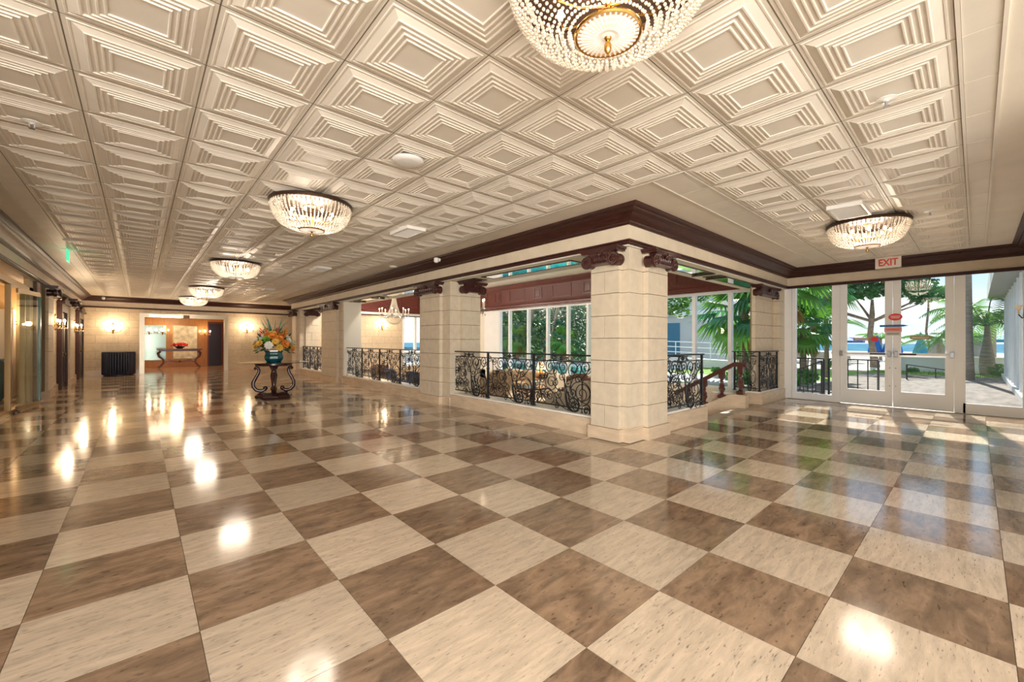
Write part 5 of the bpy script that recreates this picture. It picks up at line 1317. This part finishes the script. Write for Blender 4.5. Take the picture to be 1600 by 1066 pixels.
# umbrellas
m_ublue = mat('blue_canvas', (.01, .12, .45), .7); m_uteal = mat('teal_canvas', (.0, .24, .42), .7); m_ugrey = mat('grey_canvas', (.36, .34, .33), .8)
def closed(x, y, h, w, m, label, grp):
    r = empty('closed_umbrella', (x, y, -.12), 0, label, 'umbrella', grp)
    MB().tube([(0, 0, 0), (0, 0, h+.1)], .03, 6).build('pole', m_alu, r)
    pr_ = [(w, .55), (w*1.05, .75), (w*.8, 1.1), (w*.45, h*.75), (.05, h)]
    MB().lathe(pr_, 10).build('canopy', m, r)
def opened(x, y, h, rad, m, label, grp):
    r = empty('open_umbrella', (x, y, -.12), 0, label, 'umbrella', grp)
    MB().tube([(0, 0, 0), (0, 0, h+.1)], .03, 6).build('pole', m_alu, r)
    MB().lathe([(rad, h-.50), (rad, h-.35), (rad*.6, h-.12), (.05, h)], 10).build('canopy', m, r)
for k, (x, y) in enumerate([(42, 5.05), (42, 4.45), (43, 4.0), (44, 5.55)]): closed(x, y, 1.95, .32, m_ublue, 'closed blue beach umbrella behind the left door, ' + ['second from the left', 'third from the left', 'rightmost', 'leftmost'][k], 'closed blue beach umbrellas')
closed(40, 2.55, 2.1, .40, m_uteal, 'closed teal umbrella beside the meeting stile', 'closed blue beach umbrellas')
for k, (x, y) in enumerate([(36, 1.55), (36, .35), (36, -.05), (37, .75)]): closed(x, y, 1.9, .45, m_ugrey, 'closed grey umbrella behind the right door, ' + ['leftmost', 'second from the right', 'rightmost', 'middle'][k], 'closed grey beach umbrellas')
for k, (x, y, m) in enumerate([(38, -.55, m_ublue), (40, -1.2, m_ublue), (36, -1.35, m_uteal)]): opened(x, y, 1.95, 1.3, m, 'open umbrella behind the bottle palm, ' + ['left', 'middle', 'right, teal'][k], 'open blue beach umbrellas')
for k, (x, y) in enumerate([(40, 8.6), (42, 7.4), (38, 6.6)]): opened(x, y, 1.9, 1.4, m_ublue, 'open blue umbrella left of the sea grape tree, ' + ['leftmost', 'middle', 'rightmost'][k], 'open blue beach umbrellas')
# loungers on the sand as rows of pale beds
for k in range(8):
    x, y = 34+1.6*(k % 2), 5.6+.62*k
    r = empty('beach_lounger', (x, y, -.12), R(90), 'pale beach lounger behind the left side window', 'lounger', 'beach loungers on the sand')
    MB().box(-.30, .30, -.9, .35, .28, .36).build('mattress', m_ugrey, r); q = MB(); q.add([(-.3, .35, .28), (.3, .35, .28), (.3, .85, .72), (-.3, .85, .72), (-.3, .35, .36), (.3, .35, .36), (.3, .82, .80), (-.3, .82, .80)], [(3, 2, 1, 0), (4, 5, 6, 7), (0, 1, 5, 4), (1, 2, 6, 5), (2, 3, 7, 6), (3, 0, 4, 7)]); q.build('backrest', m_ugrey, r)
    for sx in (-.26, .26):
        for sy in (-.85, .30): MB().box(sx-.02, sx+.02, sy-.02, sy+.02, 0, .28).build('leg', m_alu, r)
# black iron railings outside
def fence(p0, p1, h, label, n, z0=-.05, slope=0):
    v = Vector((p1[0]-p0[0], p1[1]-p0[1])); Ln = v.length; r = empty('black_railing', (p0[0], p0[1], z0), atan2(v.y, v.x), label, 'railing', 'black railings outside the doors')
    MB().add([(0, -.02, h-.03), (Ln, -.02, h-.03+slope), (Ln, .02, h-.03+slope), (0, .02, h-.03), (0, -.02, h), (Ln, -.02, h+slope), (Ln, .02, h+slope), (0, .02, h)], [(3, 2, 1, 0), (4, 5, 6, 7), (0, 1, 5, 4), (1, 2, 6, 5), (2, 3, 7, 6), (3, 0, 4, 7)]).build('top_rail', m_iron, r)
    MB().add([(0, -.015, .10), (Ln, -.015, .10+slope), (Ln, .015, .10+slope), (0, .015, .10), (0, -.015, .13), (Ln, -.015, .13+slope), (Ln, .015, .13+slope), (0, .015, .13)], [(3, 2, 1, 0), (4, 5, 6, 7), (0, 1, 5, 4), (1, 2, 6, 5), (2, 3, 7, 6), (3, 0, 4, 7)]).build('lower_rail', m_iron, r)
    for k in range(n+1):
        x = Ln*k/n; w = .02 if k in (0, n) else .011; zt = h-.02+slope*k/n
        MB().box(x-w, x+w, -w, w, 0 if k in (0, n) else .11+slope*k/n, zt).build('post' if k in (0, n) else 'bar', m_iron, r)
fence((12.65, 1.50), (12.65, 2.42), .95, 'black iron railing behind the left door', 5)
fence((12.65, 2.52), (12.65, 3.35), .95, 'black iron railing behind the left side window', 5)
fence((12.35, 2.50), (12.35, 3.25), .90, 'sloping black stair rail behind the left side window', 4, slope=-.35)
fence((21, 1.7), (24, .35), .55, 'long black handrail across the plaza behind the right door', 2, slope=-.35)
# neighbouring wing at the right with glass front
m_bgl = mat('building_glass', (.08, .13, .16), .15, spec=.3)
r = empty('glass_wing', (12.2, YR-.02, -.05), 0, 'white building wing with a tall glass front at the right of the plaza', 'building')
MB().box(0, 13.3, -5, -.15, 0, 3.15).build('body', m_wwall, r)
for k in range(11):
    x = .05+k*1.2; MB().box(x, x+.09, -.15, .0, .15, 3.05).build('mullion', m_alu, r); MB().box(x+.09, x+1.2, -.12, -.10, .15, 3.05).build('window', m_bgl, r)
MB().box(-.0, 13.3, -.15, .04, 0, .15).build('plinth', m_wwall, r)
MB().box(-.0, 14.2, -5, .40, 3.12, 3.75).build('roof_slab', m_wwall, r)
# white building and ramp beyond the lawn
r = empty('white_building', (33, 13.2, -.12), 0, 'white building with blue windows beyond the lawn', 'building')
MB().box(0, 8, 0, 11, 0, 8.0).build('wall', m_wwall, r); MB().box(-.3, 0, -.2, 11, 3.6, 3.9).build('ledge', m_alu, r)
m_bw = mat('blue_window', (.10, .25, .38), .1, spec=.8)
for k in range(6): MB().box(-.04, 0, 3.0+k*1.25, 4.1+k*1.25, .4, 3.0).build('window', m_bw, r)
for k in range(2): MB().box(-.04, 0, 1.0+k*5, 4.4+k*5, 5.0, 6.2).build('window', m_bw, r)
r = empty('ramp_railing', (23.5, 6.8, -.12), 0, 'white ramp with a thin railing beyond the lawn', 'railing')
MB().add([(0, 0, 0), (0, 9, 0), (.6, 9, 0), (.6, 0, 0), (0, 0, .35), (0, 9, .65), (.6, 9, .65), (.6, 0, .35)], [(0, 1, 2, 3), (7, 6, 5, 4), (4, 5, 1, 0), (5, 6, 2, 1), (6, 7, 3, 2), (7, 4, 0, 3)]).build('ramp', m_wwall, r)
for dz in (.35, .65, .95): MB().tube([(0, 0, .35+dz-.02), (0, 9, .65+dz-.02)], .022, 6).build('rail', m_alu, r)
for k in range(10): MB().tube([(0, k, .35+.0333*k), (0, k, 1.3+.0333*k)], .025, 6).build('post', m_alu, r)
# apartment block mirrored behind the dark trees
r = empty('apartment_block', (30, 25.5, -.3), 0, 'dark apartment block behind the trees beyond the pool', 'building')
m_dkb = mat('dark_render', (.16, .18, .20), .7)  # one even dark blue grey for all the block's walls
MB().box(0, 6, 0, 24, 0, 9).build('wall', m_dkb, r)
for i in range(6):
    for j in range(3): MB().box(-.06, 0, 1+4*i, 3.6+4*i, 1+2.9*j, 2.8+2.9*j).build('window', m_bgl, r); 
for j in range(3): MB().box(-1.0, 0, .2, 23.8, .5+2.9*j, .65+2.9*j).build('balcony', m_wwall, r)
